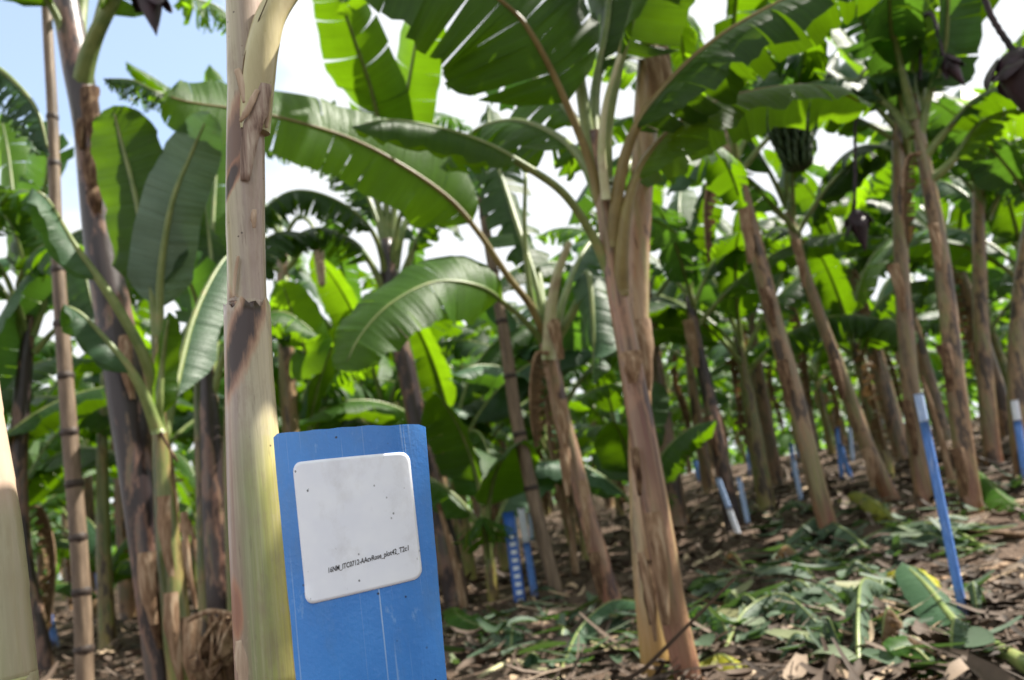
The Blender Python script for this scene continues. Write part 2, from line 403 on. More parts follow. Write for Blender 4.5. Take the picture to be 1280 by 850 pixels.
def bud_geo(parent, top, length, r, seed, mat=M_bud, stalk=None, lean=(0,0), sr_=.014):
    """hanging banana flower bud with lifted bracts; optional knobbly stalk path"""
    rg=random.Random(seed); mb=MB(); top=Vector(top); ax=Vector((lean[0],lean[1],-1)).normalized()
    path=[top+ax*length*t/10 for t in range(11)]
    rad=[r*.25,r*.8,r*1.0,r*1.0,r*.93,r*.82,r*.68,r*.52,r*.36,r*.18,r*.03]
    tube(mb,path,rad,14,prof=lambda th,v:1+.06*math.sin(th*3+v*4)); body=mb.build('flower_bud',mat,parent)
    for k in range(5):   # lifted bracts
        a=k*2.4+seed; mb=MB(); D=Vector((math.cos(a),math.sin(a),0)); Sd=Vector((-math.sin(a),math.cos(a),0)); g=[]
        st=top+ax*length*(.06+.05*k)
        for i in range(6):
            t=i/5; row=[]
            for j in range(5):
                s=(j/4-.5)*2
                w=r*.85*math.sin(math.pi*min(1,t*.85+.12))
                row.append(mb.vert(st+D*(r*.85+r*.75*math.sin(t*2.0)-abs(s)*w*.45)+Sd*s*w+ax*length*.36*t*(1-.3*(k%2)),(t,s)))
            g.append(row)
        for i in range(5):
            for j in range(4): mb.face(g[i][j],g[i][j+1],g[i+1][j+1],g[i+1][j])
        mb.build('bract',mat,body)
    if stalk:
        mb=MB(); p=catmull(stalk,60)
        tube(mb,p,[sr_],8,prof=None) if False else tube(mb,p,[sr_,sr_],8,prof=lambda th,v:1+.45*max(0,math.sin(v*190+th)))
        mb.build('flower_stalk',mat,parent)
# fruit bunch in the shade, upper right
def bunch(parent, top, length, r, seed, mat=M_fruit, fs=1.0):
    rg=random.Random(seed); mb=MB(); top=Vector(top)
    tube(mb,[top-Vector((0,0,length*k/6)) for k in range(7)],[.02,.02],8)
    for h in range(8):
        z=-length*(h+.3)/8
        for k in range(13):
            a=k/13*6.28+h*.4+rg.uniform(-.1,.1); D=Vector((math.cos(a),math.sin(a),0)); rr=r*(1-.45*h/8)
            p=[top+Vector((0,0,z))+D*.02,top+Vector((0,0,z-.03*fs))+D*rr*.6,top+Vector((0,0,z+.01))+D*rr*.95,top+Vector((0,0,z+.07*fs))+D*rr]
            tube(mb,catmull(p,7),[.008*fs,.016*fs,.017*fs,.014*fs,.005*fs],6)
    return mb.build('fruit_bunch',mat,parent)
# ------------------------------------------------------------------ foreground plant
def foreground_plants():
    pix=[(305,-90,42),(306,0,47),(308,100,48),(307,160,48),(307,240,50),(308,330,51),(309,380,52),(310,388,54),(312,470,56),(317,560,61),(323,650,66),(331,760,70),(338,860,73)]
    d=.98; b=base_of(pix,d)
    t=empty('banana_plant',b,'slender pale pink and yellow-green banana stem touching the big blue tag board','banana plant')
    m,nt,out,col,ob,U,Z,fib=hero_stem_mat('stem_foreground',0)
    def zz(px,py): return W(px,py,d).z-b.z
    col=blotch(nt,col,ob,U,Z,.50,zz(310,432),.16,.042,-.30,dark=(.030,.016,.016),seed=1,power=.97)
    col=blotch(nt,col,ob,U,Z,.46,zz(315,185),.12,.050,.2,dark=(.13,.075,.055),seed=2,power=.9)
    col=blotch(nt,col,ob,U,Z,.44,zz(315,228),.11,.016,.2,dark=(.04,.022,.018),seed=3,power=.97)
    col=blotch(nt,col,ob,U,Z,.62,zz(298,122),.10,.012,.2,dark=(.025,.014,.012),seed=4,power=.97)
    col=blotch(nt,col,ob,U,Z,.62,zz(300,760),.05,.030,0,dark=(.22,.10,.08),seed=9,power=.6)
    col=blotch(nt,col,ob,U,Z,.70,zz(296,688),.035,.004,0,dark=(.05,.03,.025),seed=5,halo=False)
    finish_stem(m,nt,out,col,fib)
    path,rad=hero_stem(t,pix,d,m,5,seg=48,n=110,amp=.035)
    # outer sheath of the lower stem with irregular rim
    rg=random.Random(3)
    def shell(plist, th0, th1, grow, mat, name='leaf_sheath', jag=.006, seed=1, peel=0):
        mb=MB(); rg=random.Random(seed); pts=[W(x,y,d) for x,y,w in plist]; n=30; pth=catmull(pts,n); g=[]
        rr=[w*(pts[0]-Vector((0,0,CAMZ))).dot(ff)/F*.5 for _,_,w in plist]
        for i,p in enumerate(pth):
            row=[]
            for j in range(25):
                q=j/24; th=th0+(th1-th0)*q
                r=lerp_list(rr,i/n)+grow+peel*max(0,1-i/6)*.01
                off=Vector((0,0,0))
                if i==0: off=Vector((0,0,jag*(noise.noise(Vector((q*9,seed,0)))*2)))
                edge=min(q,1-q); r-= .0016*max(0,1-edge*14)
                row.append(mb.vert(p+off+Vector((-math.sin(th)*r,-math.cos(th)*r,0)),(1-(math.pi-(math.pi-th))/(2*math.pi) if False else .5+ -(-th)/(2*math.pi),i/n)))
            g.append(row)
        for i in range(n):
            for j in range(24): mb.face(g[i][j],g[i+1][j],g[i+1][j+1],g[i][j+1])
        o=mb.build(name,mat,t); so=o.modifiers.new('thick','SOLIDIFY'); so.thickness=.0016; so.offset=-1
        return o
    shell([(309.5,384,51.5),(312,470,54),(317,560,59),(323,650,64),(331,760,68),(338,860,71)],-1.9,1.75,.0007,m,seed=2,peel=.04,jag=.009)
    # the two petioles that open at the top: one upright, one curling to the right
    mp,np_,op,cp_,obp,Up,Zp,fp=hero_stem_mat('petiole_foreground',4); cp_=mixc(np_,.6,cp_,(.50,.46,.20)); finish_stem(mp,np_,op,cp_,fp)
    q=[W(318,165,d-.010),W(323,100,d-.018),W(329,55,d-.02),W(343,12,d-.015),W(378,-30,d),W(440,-80,d+.03)]
    mb=MB(); tube(mb,catmull(q,24),[.020,.0215,.021,.019,.016,.014],20); mb.build('petiole',mp,t)
    # its leaf, high above the frame
    add_leaf(t,[W(440,-80,d+.03),W(520,-140,1.05),W(660,-230,1.15),W(830,-290,1.3),W(980,-300,1.5)],.12,.34,71,mat=M_leaf,n=30,fold=.35,r0=.0095)
    add_leaf(t,[W(300,-80,d),W(296,-170,d),W(280,-300,1.05),W(230,-480,1.2),W(160,-600,1.5)],.2,.36,72,mat=M_leaf,n=30,fold=.35,r0=.014)
    # dry papery scraps: collar of torn fibre at the fork, loose strip near the foot
    def scrap(pxs, w, seed, name='dry_sheath', dd=-.03, mat=M_drysheath, lift=.0):
        mb=MB(); pts=catmull([W(x,y,d+dd+z) for x,y,z in pxs],16); g=[]; rg=random.Random(seed)
        for i,p in enumerate(pts):
            T=(pts[min(i+1,16)]-pts[max(i-1,0)]).normalized(); Sd=T.cross(Vector((0,-1,0))).normalized(); tt=i/16
            ww=w*(.35+.65*math.sin(math.pi*min(1,tt*.8+.15)))*(1+.25*noise.noise(Vector((tt*7,seed,0))))
            g.append([mb.vert(p+Sd*ww*s+Vector((0,.25*ww*s*s,0)),(s,tt)) for s in (-1,-.5,0,.5,1)])
        for i in range(16):
            for j in range(4): mb.face(g[i][j],g[i+1][j],g[i+1][j+1],g[i][j+1])
        o=mb.build(name,mat,t); so=o.modifiers.new('thick','SOLIDIFY'); so.thickness=.0008; return o
    M_pale=simple('dry_papery_sheath',[(.3,(.30,.20,.13)),(.55,(.48,.36,.26)),(.75,(.60,.50,.38))],6,(14,14,1.5),.6,.4,.3)
    M_gfib=simple('grey_brown_fibre',[(.3,(.10,.06,.05)),(.5,(.30,.22,.18)),(.72,(.52,.44,.36))],7,(22,22,1.6),.7,.5,.2)
    scrap([(331,104,-.005),(322,135,-.006),(312,170,0),(306,225,.002)],.013,1,mat=M_gfib)
    scrap([(322,112,-.008),(309,138,-.009),(300,152,-.002)],.0045,2,mat=M_pale)
    scrap([(296,86,0),(303,104,-.004),(306,128,-.002)],.006,3,mat=M_pale)
    scrap([(337,108,.006),(334,135,.004),(333,160,.006)],.004,4,mat=M_pale)
    scrap([(298,320,0),(294,345,0),(292,372,.002)],.0022,5,mat=M_pale)
    scrap([(301,800,-.002),(305,830,-.006),(310,880,-.004)],.010,6,mat=M_pale)
    scrap([(318,262,0),(317,272,-.002),(318,285,0)],.0035,7,mat=M_pale)
    # thin dark tube added as the shade in the gap between the petioles
    add_petiole(t,[W(334,0,d-.045)+Vector((0,.0,0)),W(318,38,d-.036),W(306,70,d-.034),W(303,100,d-.031)],.0007,.0009,mat=M_driedclump,name='gap_shade_line')
    # left edge plant
    pix=[(-34,430,50),(-28,500,56),(-22,560,62),(-12,650,70),(-2,750,72),(6,850,74),(9,880,75)]; d2=.98
    b=base_of(pix,d2)
    t2=empty('banana_plant',b,'pale cream banana stem with a brown scar, cut off by the left photo edge','banana plant')
    m,nt,out,col,ob,U,Z,fib=hero_stem_mat('stem_left_edge',9)
    col=mixc(nt,.55,col,(.40,.42,.24))
    zc=W(5,655,d2).z-b.z
    col=mixc(nt,ramp(nt,mathn(nt,'ADD',Z,0),[(min(.99,zc+.005),(0,0,0)),(min(1,zc+.04),(.7,.7,.7))]),col,(.52,.36,.28))
    col=blotch(nt,col,ob,U,Z,.36,zc+.005,.16,.014,0,dark=(.06,.03,.02),seed=6)
    col=blotch(nt,col,ob,U,Z,.30,zc-.07,.03,.05,0,dark=(.08,.04,.02),seed=7,halo=False)
    finish_stem(m,nt,out,col,fib)
    hero_stem(t2,pix,d2,m,15,seg=40,n=70,amp=.05)
    d=d2; t=t2
    add_leaf(t2,[W(-30,440,d2),W(-50,300,d2),W(-120,100,d2),W(-240,-100,1.2)],.3,.34,77,n=24)
foreground_plants()
# ------------------------------------------------------------------ tag board
def tag_board():
    dy=.75; TL,TR=W(341,543,dy),W(531,530,dy); BL,BR=W(370,850,dy),W(558,850,dy)
    base=Vector(((BL.x+BR.x)/2,dy,ter((BL.x+BR.x)/2,dy)))
    t=empty('tag_board',base,'big blue plastic stake board carrying a white printed sticker, standing sharp in the foreground','plot marker')
    zb=base.z-.05
    dl=(BL-TL)/(TL.z-BL.z); dr=(BR-TR)/(TR.z-BR.z)
    def surf(u,z,off=0):   # u 0..1
        zt=TL.z+(TR.z-TL.z)*u
        zc=min(z,zt)
        l=TL+dl*(TL.z-zc); r=TR+dr*(TR.z-zc); x=l.x+(r.x-l.x)*u; s=2*u-1
        return Vector((x, dy-.016*(1-abs(s)**2.6)-off, zc))
    def uof(x,z):
        l=TL+dl*(TL.z-z); r=TR+dr*(TR.z-z); return (x-l.x)/(r.x-l.x)
    m,nt,out=newmat('blue_painted_plastic'); L=nt.links.new; tc=N(nt,'ShaderNodeTexCoord'); ob=tc.outputs['Object']
    n1=noise_n(nt,ob,9,4,.6); n2=noise_n(nt,ob,1,3,.6,(230,230,2.2),(3,0,1)); n3=noise_n(nt,ob,1,2,.5,(60,60,5),(8,1,1)); n4=noise_n(nt,ob,240,2)
    col=ramp(nt,n1,[(.3,(.035,.19,.58)),(.7,(.065,.28,.74))])
    scr=mathn(nt,'MULTIPLY',ramp(nt,n2,[(.62,(0,0,0)),(.67,(1,1,1))]),ramp(nt,n3,[(.40,(0,0,0)),(.6,(.85,.85,.85))]))
    col=mixc(nt,scr,col,(.42,.58,.80))
    drip=noise_n(nt,ob,1,2,.5,(34,34,3),(1.3,1,4)); col=mixc(nt,ramp(nt,drip,[(.64,(0,0,0)),(.66,(.5,.5,.5)),(.70,(.1,.1,.1))]),col,(.45,.62,.85))
    gr=noise_n(nt,ob,1,5,.65,(22,22,10),(5,1,2)); col=mixc(nt,ramp(nt,gr,[(.5,(0,0,0)),(.72,(.45,.45,.45))]),col,(.10,.22,.42)); gs=noise_n(nt,ob,1,5,.7,(60,60,30),(2,1,8)); col=mixc(nt,ramp(nt,gs,[(.64,(0,0,0)),(.72,(.5,.5,.5))]),col,(.22,.42,.75))
    vo=N(nt,'ShaderNodeTexVoronoi',i_Scale=80.0); L(ob,vo.inputs['Vector']); vs=noise_n(nt,ob,26,1)
    dk=mathn(nt,'MULTIPLY',ramp(nt,vo.outputs[0],[(.06,(1,1,1)),(.11,(0,0,0))]),ramp(nt,vs,[(.49,(0,0,0)),(.54,(1,1,1))]))
    col=mixc(nt,dk,col,(.02,.03,.06))
    col=mixc(nt,ramp(nt,n4,[(.6,(0,0,0)),(.9,(.15,.15,.15))]),col,(.3,.45,.8))
    pb=N(nt,'ShaderNodeBsdfPrincipled',i_Roughness=.24); L(col,pb.inputs['Base Color'])
    bp=N(nt,'ShaderNodeBump',i_Strength=.25,i_Distance=.001); L(mathn(nt,'ADD',n2,n4),bp.inputs['Height']); L(bp.outputs[0],pb.inputs['Normal']); L(pb.outputs[0],out.inputs[0])
    mb=MB(); nu,nv=28,50; g={}
    for side,off in ((0,0),(1,-.0032)):
        for i in range(nu+1):
            for j in range(nv+1):
                u=i/nu; z=TL.z-(TL.z-zb)*(j/nv)
                zt=TL.z+(TR.z-TL.z)*u+.0016*noise.noise(Vector((u*7,3,0)))-.003*max(0,1-u/.03)-.0025*max(0,(u-.96)/.04)
                z=zt-(zt-zb)*(j/nv); l=TL+dl*(TL.z-z); r=TR+dr*(TR.z-z); s=2*u-1
                x=l.x+(r.x-l.x)*u+ (.0007*noise.noise(Vector((z*30,u,5))) if i in(0,nu) else 0)
                g[side,i,j]=mb.vert((x,dy-.016*(1-abs(s)**2.6)-off,z),(u,z))
    for i in range(nu):
        for j in range(nv):
            mb.face(g[0,i,j],g[0,i,j+1],g[0,i+1,j+1],g[0,i+1,j]); mb.face(g[1,i,j],g[1,i+1,j],g[1,i+1,j+1],g[1,i,j+1])
    for j in range(nv):
        mb.face(g[0,0,j],g[1,0,j],g[1,0,j+1],g[0,0,j+1]); mb.face(g[0,nu,j],g[0,nu,j+1],g[1,nu,j+1],g[1,nu,j])
    for i in range(nu): mb.face(g[0,i,0],g[0,i+1,0],g[1,i+1,0],g[1,i,0])
    body=mb.build('board',m,t)
    es=body.modifiers.new('edge','EDGE_SPLIT'); es.split_angle=R(50)
    # sticker
    ms,nt,out=newmat('white_sticker'); L=nt.links.new; tc=N(nt,'ShaderNodeTexCoord'); ob=tc.outputs['Object']
    n1=noise_n(nt,ob,40,3); vo=N(nt,'ShaderNodeTexVoronoi',i_Scale=130.0); mp=N(nt,'ShaderNodeMapping'); mp.inputs['Scale'].default_value=(1,1,.8); mp.inputs['Rotation'].default_value=(0,.6,0); L(ob,mp.inputs[0]); L(mp.outputs[0],vo.inputs['Vector']); vs=noise_n(nt,ob,55,1)
    col=ramp(nt,n1,[(.3,(.78,.82,.92)),(.7,(.84,.88,.96))])
    dk=mathn(nt,'MULTIPLY',ramp(nt,vo.outputs[0],[(.08,(1,1,1)),(.15,(0,0,0))]),ramp(nt,vs,[(.52,(0,0,0)),(.56,(1,1,1))]))
    col=mixc(nt,dk,col,(.06,.07,.09)); sm=noise_n(nt,ob,1,5,.7,(28,28,20),(1,4,1)); col=mixc(nt,ramp(nt,sm,[(.52,(0,0,0)),(.75,(.35,.35,.35))]),col,(.45,.44,.46))
    pb=N(nt,'ShaderNodeBsdfPrincipled',i_Roughness=.35); L(col,pb.inputs['Base Color']); L(pb.outputs[0],out.inputs[0])
    mi=bpy.data.materials.new('black_print'); mi.use_nodes=True; mi.node_tree.nodes['Principled BSDF'].inputs['Base Color'].default_value=(.012,.012,.016,1)
    Q=[W(363,578,dy-.015),W(510,564,dy-.015),W(527,723,dy-.015),W(381,757,dy-.015)]
    def q2(a,b): return (Q[0]*(1-a)+Q[1]*a)*(1-b)+(Q[3]*(1-a)+Q[2]*a)*b
    def onb(a,b,off):
        p=q2(a,b); u=uof(p.x,p.z)
        lift=.004*max(0,1-(a/.13))**2*max(0,(b-.86)/.14)+.0014*max(0,1-a/.05)*(b>.5)*0
        return surf(u,p.z,off+lift)
    mb=MB(); n=44; rc=.075; g=[]
    def inner(a,b):
        return (a,b)
    for i in range(n+1):
        row=[]
        for j in range(n+1):
            a,b=i/n,j/n
            # square to rounded square
            x,y=a*2-1,b*2-1; k=1-2*rc
            ax,ay=abs(x),abs(y); mxx=max(ax,ay)
            if ax>1e-6 or ay>1e-6:
                # radial boundary of rounded square in that direction
                t1=1/max(ax,ay); X,Y=ax*t1,ay*t1
                if X>k and Y>k:
                    # intersect ray with corner arc
                    import math as _m
                    dx,dy_=ax/_m.hypot(ax,ay),ay/_m.hypot(ax,ay); cx=cy=k; r_=1-k
                    bq=dx*cx+dy_*cy; cq=cx*cx+cy*cy-r_*r_; tt=bq+_m.sqrt(max(0,bq*bq-cq)); sc=tt*max(dx,dy_)
                    x*=1-(1-sc)*mxx**6; y*=1-(1-sc)*mxx**6
            row.append(mb.vert(onb((x+1)/2,(y+1)/2,.0007),(a,b)))
        g.append(row)
    for i in range(n):
        for j in range(n): mb.face(g[i][j],g[i][j+1],g[i+1][j+1],g[i+1][j])
    st=mb.build('sticker',ms,t); so=st.modifiers.new('thick','SOLIDIFY'); so.thickness=.0004; so.offset=-1
    # printed line
    cu=bpy.data.curves.new('lettering','FONT'); cu.body='16NM_ITC0712-AAcvRose_plot42_T2c1'; cu.size=1; cu.offset=.018; cu.resolution_u=3
    tmp=bpy.data.objects.new('tmp_text',cu); COL.objects.link(tmp); dg=bpy.context.evaluated_depsgraph_get(); me0=tmp.evaluated_get(dg).to_mesh()
    xs=[v.co.x for v in me0.vertices]; x0,x1=min(xs),max(xs)
    A=W(411,716,dy-.015); B=W(510,688,dy-.015)
    # bake the glyph mesh onto the curved sticker
    dirv=(B-A); wl=dirv.length; dirv.normalize(); upv=(W(381,600,dy-.015)-W(384,756,dy-.015)).normalized(); k=wl/(x1-x0); ky=k*1.45
    mb=MB()
    for v in me0.vertices:
        p=A+dirv*((v.co.x-x0)*k)+upv*(v.co.y*ky); u=uof(p.x,p.z); mb.vert(surf(u,p.z,.0010))
    for f in me0.polygons: mb.face(*f.vertices)
    tmp.to_mesh_clear() if hasattr(tmp,'to_mesh_clear') else None
    bpy.data.objects.remove(tmp); bpy.data.curves.remove(cu)
    mb.build('lettering',mi,st)
tag_board()
# ------------------------------------------------------------------ hero plants of the near rows
def plant(pix,d,mat,label,seed,**kw):
    kw.setdefault('wscale',.88); b=base_of(pix,d); t=empty('banana_plant',b,label,'banana plant'); path,rad=hero_stem(t,pix,d,mat,seed,**kw); return t,path
def L3(*a): return [W(*q) for q in a]
def flap(t,px,py,w,h,d,seed,mat=M_drysheath,name='dry_sheath'):
    """peeling papery sheath strip hanging on a stem"""
    rg=random.Random(seed); mb=MB(); g=[]; n=12
    a=W(px,py,d); b=W(px+rg.uniform(-6,6)+h*.12,py+h,d); ww=(W(px+w/2,py,d)-a).length
    for i in range(n+1):
        q=i/n; p=a.lerp(b,q)+Vector((0,-.03-.03*math.sin(q*3),0))
        g.append([mb.vert(p+Vector((s*ww*(1-.6*q*q)*(1+.3*noise.noise(Vector((q*4,seed,s)))),.5*ww*s*s,.0)),(s,q)) for s in (-1,-.5,0,.5,1)])
    for i in range(n):
        for j in range(4): mb.face(g[i][j],g[i+1][j],g[i+1][j+1],g[i][j+1])
    return mb.build(name,mat,t)
# -- left dark trunk
tA,pA=plant([(72,-40,36),(85,20,40),(98,90,42),(110,160,40),(125,300,46),(143,400,54),(160,500,58),(176,620,54),(192,750,50),(203,850,50)],4.2,MS_dark,'thick banana trunk streaked black and green, just right of the tan notched pole',21)
add_leaf(tA,L3((88,60,4.2),(66,10,4.1),(20,-50,3.9),(-50,-60,3.8),(-110,-20,3.7)),.25,.5,101,tear=.6)
add_leaf(tA,L3((100,110,4.2),(112,60,4.1),(140,0,4.0),(210,-120,4.0),(330,-200,4.0),(450,-200,3.9)),.35,.5,102,tear=.3,r0=.04)
add_leaf(tA,L3((92,60,4.2),(100,0,4.25),(112,-90,4.3),(150,-260,4.6),(180,-330,5.2)),.3,.5,103,tear=.4,r0=.034)
add_leaf(tA,L3((78,30,4.2),(60,-40,4.3),(20,-160,4.6),(-60,-260,5.0)),.3,.5,104,tear=.5)
add_leaf(tA,L3((-60,60,3.9),(-10,80,4.0),(22,105,4.0),(48,140,4.0),(62,195,4.0)),.02,.46,106,tear=.93,fold=.9,curl=.5,mat=M_leafw,n=46)
bud_geo(tA,W(184,-22,3.9),.34,.068,2,stalk=L3((120,-60,4.1),(140,-160,4.0),(172,-150,3.9),(184,-22,3.9)),lean=(.10,0))
for k,(x,y,w,h) in enumerate([(112,110,24,70),(118,185,26,60),(105,150,14,40),(120,235,22,34),(158,420,18,80),(188,700,20,110)]): flap(tA,x,y,w,h,4.13,30+k,mat=M_drysheath if k==4 else M_driedclump)
# -- young plant with big upright leaves
tB,pB=plant([(196,420,12),(198,500,18),(203,600,28),(212,700,38),(222,790,44),(230,850,50)],4.1,MS_green,'young green banana plant with three broad upright leaves behind the thick left trunk',22)
add_leaf(tB,L3((197,480,4.1),(193,400,4.1),(183,320,4.05),(168,240,4.0),(150,170,3.95),(141,132,3.9)),.28,.42,111,mat=M_leaf,fold=.12,curl=.1,n=36,up=Vector((0,-1,.2)))
add_leaf(tB,L3((198,480,4.1),(199,400,4.1),(202,330,4.05),(216,250,4.0),(240,190,4.0),(262,140,3.9)),.24,.36,112,mat=M_leafund,fold=.15,curl=.15,n=36,up=Vector((.5,-1,.2)))
add_leaf(tB,L3((198,540,4.05),(199,500,4.0),(202,460,4.0),(207,420,3.95),(212,390,3.9)),.12,.17,113,mat=M_leafb,fold=.3,n=24,up=Vector((0,-1,.2)))
add_leaf(tB,L3((197,500,4.1),(180,440,4.0),(140,370,3.9),(90,300,3.8),(60,250,3.7),(40,235,3.65)),.45,.26,114,mat=M_leafw,fold=.9,n=30)
add_leaf(tB,L3((200,540,4.0),(170,470,3.9),(110,400,3.8),(80,380,3.7)),.35,.24,115,mat=M_leafw,fold=.8,n=30)
add_leaf(tB,L3((203,560,4.2),(210,520,4.2),(240,400,4.5),(275,330,4.8),(300,310,5)),.3,.36,116,mat=M_leafw,fold=.5,n=30)
for k,(x,y,w,h) in enumerate([(184,690,24,90),(206,620,18,100),(232,640,10,120),(240,770,26,90),(215,740,20,110)]): flap(tB,x,y,w,h,4.02,40+k)
# -- far-left trunk
tC,pC=plant([(38,395,16),(32,450,22),(26,520,26),(22,600,28),(28,700,30),(45,790,34)],6.8,MS_dark,'dark banana trunk with a fan of petioles, behind the pale stem at the left edge',23)
for k,q in enumerate([((38,420,6.8),(35,370,6.8),(30,330,6.6),(5,270,6.4),(-60,250,6.2)),((38,400,6.8),(40,340,6.8),(46,280,6.6),(60,200,6.3),(30,150,6)),((40,420,6.8),(60,370,6.8),(90,330,6.9),(150,300,7.1),(200,340,7.3)),((34,430,6.8),(10,370,6.7),(-30,330,6.6),(-80,340,6.5)),((42,440,6.8),(70,410,6.8),(110,380,7),(150,400,7.2)),((36,410,6.8),(24,350,6.7),(60,305,6.2),(100,330,5.8),(120,400,5.6))]):
    add_leaf(tC,L3(*q),.3,.55,120+k,tear=.45,mat=[M_leaf,M_leafw,M_leaf][k%3],fold=.5)
# -- slim green ones
tD,pD=plant([(128,500,12),(128,600,18),(130,700,22),(134,780,26),(136,822,30)],8.2,MS_green,'slim green banana stem with a yellow sunlit foot between the notched pole and thick trunk',24)
for k,q in enumerate([((128,520,8.2),(124,440,8.2),(90,390,8),(40,390,7.6)),((128,510,8.2),(132,430,8.2),(150,360,8.4),(190,340,8.8)),((128,520,8.2),(140,470,8.2),(190,430,8.0),(230,450,8))]): add_leaf(tD,L3(*q),.25,.55,130+k,tear=.4,mat=M_leafw)
tE,pE=plant([(258,450,18),(262,520,30),(266,600,36),(272,700,40),(278,770,44)],5.8,MS_dark,'clump of dark and green banana stems just left of the sharp foreground stem',25)
hero_stem(tE,[(246,470,9),(250,560,15),(254,650,18),(258,760,22)],5.9,MS_green,26); hero_stem(tE,[(284,500,8),(286,600,14),(290,700,17),(294,770,20)],5.7,MS_green,27)
for k,q in enumerate([((258,480,5.8),(254,420,5.8),(235,350,5.6),(190,330,5.2)),((262,480,5.8),(268,400,5.9),(262,300,6.0),(250,220,6)),((262,500,5.8),(290,420,5.8),(350,390,5.8),(400,420,5.8))]): add_leaf(tE,L3(*q),.25,.5,140+k,tear=.3,mat=[M_leafw,M_leaf,M_leafb][k])
for k,(q,tr,mt,w) in enumerate([(((260,470,5.9),(262,380,6.1),(266,280,6.3),(270,180,6.5),(262,80,6.6)),.1,M_leafb,.55),(((258,470,5.9),(250,380,6.2),(235,300,6.5),(205,240,6.8),(160,250,7.0)),.5,M_leaf,.6),(((262,480,5.9),(275,400,6.2),(300,330,6.5),(350,290,6.9),(410,300,7.2)),.6,M_leaf,.6)]):
    add_leaf(tE,L3(*q),.25,w,780+k,tear=tr,mat=mt,fold=.2 if k==0 else .6,up=Vector((0,-1,.3)) if k==0 else Vector((0,0,1)))
for k,(q,tr,mt) in enumerate([(((38,410,6.9),(30,340,7.1),(18,260,7.3),(10,190,7.4),(0,140,7.4)),.15,M_leafb),(((38,420,6.9),(60,340,7.2),(95,290,7.5),(140,300,7.8),(170,380,8)),.7,M_leaf),(((36,420,6.8),(10,350,6.6),(-20,290,6.4),(20,240,6.2),(70,250,6.0)),.8,M_leaf)]):
    add_leaf(tC,L3(*q),.25,.55,790+k,tear=tr,mat=mt,fold=.3,up=Vector((0,-1,.3)) if k==0 else Vector((0,0,1)))
add_leaf(tA,L3((112,60,4.3),(150,-60,4.6),(200,-80,5.0),(235,-10,5.3),(275,10,5.5),(310,50,5.7)),.3,.5,799,tear=.93,mat=M_leafb,fold=.9,curl=.4,n=44)
# -- centre-left plant with fan crown
tF,pF=plant([(483,300,20),(487,350,30),(492,400,30),(505,450,30),(520,520,31),(535,590,32),(552,660,36),(569,742,40)],7.6,MS_dark,'dark-streaked banana trunk with a fan crown against the open sky, base behind the blue board',28)
for k,(q,tr,mt,w) in enumerate([(((486,340,7.6),(478,280,7.6),(462,230,7.5),(440,185,7.3),(400,155,7.0),(345,170,6.6)),.85,M_leaf,.6),
   (((484,320,7.6),(483,250,7.6),(478,190,7.3),(466,120,6.8),(440,40,6.2),(405,-60,5.6)),.15,M_leaf,.74),
   (((488,330,7.6),(494,240,7.6),(505,140,7.2),(520,50,6.8),(535,-60,6.2)),.05,M_leaf,.62),
   (((492,340,7.6),(502,290,7.6),(520,255,7.7),(560,235,7.8),(610,250,8.0)),.7,M_leaf,.55),
   (((494,370,7.6),(512,320,7.5),(535,275,7.4),(555,262,7.4),(580,300,7.3)),.6,M_leaf,.4),
   (((484,370,7.6),(465,330,7.5),(440,300,7.4),(395,285,7.2),(340,310,7.0)),.75,M_leaf,.6),
   (((486,350,7.6),(482,250,7.9),(490,170,8.4),(540,140,9),(590,160,9.6)),.7,M_leafw,.5)]):
    add_leaf(tF,L3(*q),.28 if k!=1 else .2,w,150+k,tear=tr,mat=mt,fold=.35 if k not in(1,2) else .1,n=36,r0=.03,up=Vector((0,-1,.3)) if k in(1,2) else Vector((0,0,1)),holes=0)
tR,pR=plant([(352,300,16),(354,360,20),(358,450,24),(364,560,26),(372,700,28)],8.8,MS_brown,'banana plant with an old pinkish flower cluster, mostly hidden behind the foreground stem',57)
crown(tR,W(352,296,8.8),Vector((-.1,0,1)).normalized(),8,571,1.7,2.3,.75,(M_leaf,M_leafw),.6,el=(20,70),bend=(50,90),n=28,az_skip=[(0.2,.5)])
add_leaf(tR,L3((354,340,8.8),(372,420,8.2),(382,440,8),(368,400,7.8),(352,350,7.6)),.3,.6,572,mat=M_leafb,fold=.1,up=Vector((0,-1,.2)))
bo=bunch(tR,W(398,312,8.2),.42,.06,4,mat=M_pinkfl,fs=.55); bo.name='flower_cluster'
add_petiole(tR,L3((354,300,8.8),(372,272,8.5),(390,282,8.3),(398,316,8.2)),.03,.02,mat=M_rib,name='flower_stalk')
for k,q in enumerate([((486,345,7.7),(470,270,7.8),(440,215,7.9),(385,180,8.0),(330,190,8.1)),((488,340,7.6),(500,270,7.4),(530,220,7.0),(585,200,6.7),(630,240,6.5)),((484,350,7.6),(466,290,7.3),(420,250,7.0),(360,240,6.8),(300,290,6.7))]):
    add_leaf(tF,L3(*q),.25,.6,760+k,tear=[.95,.75,.85][k],mat=[M_leaf,M_leafw,M_leaf][k],fold=.8,curl=.5,n=44)
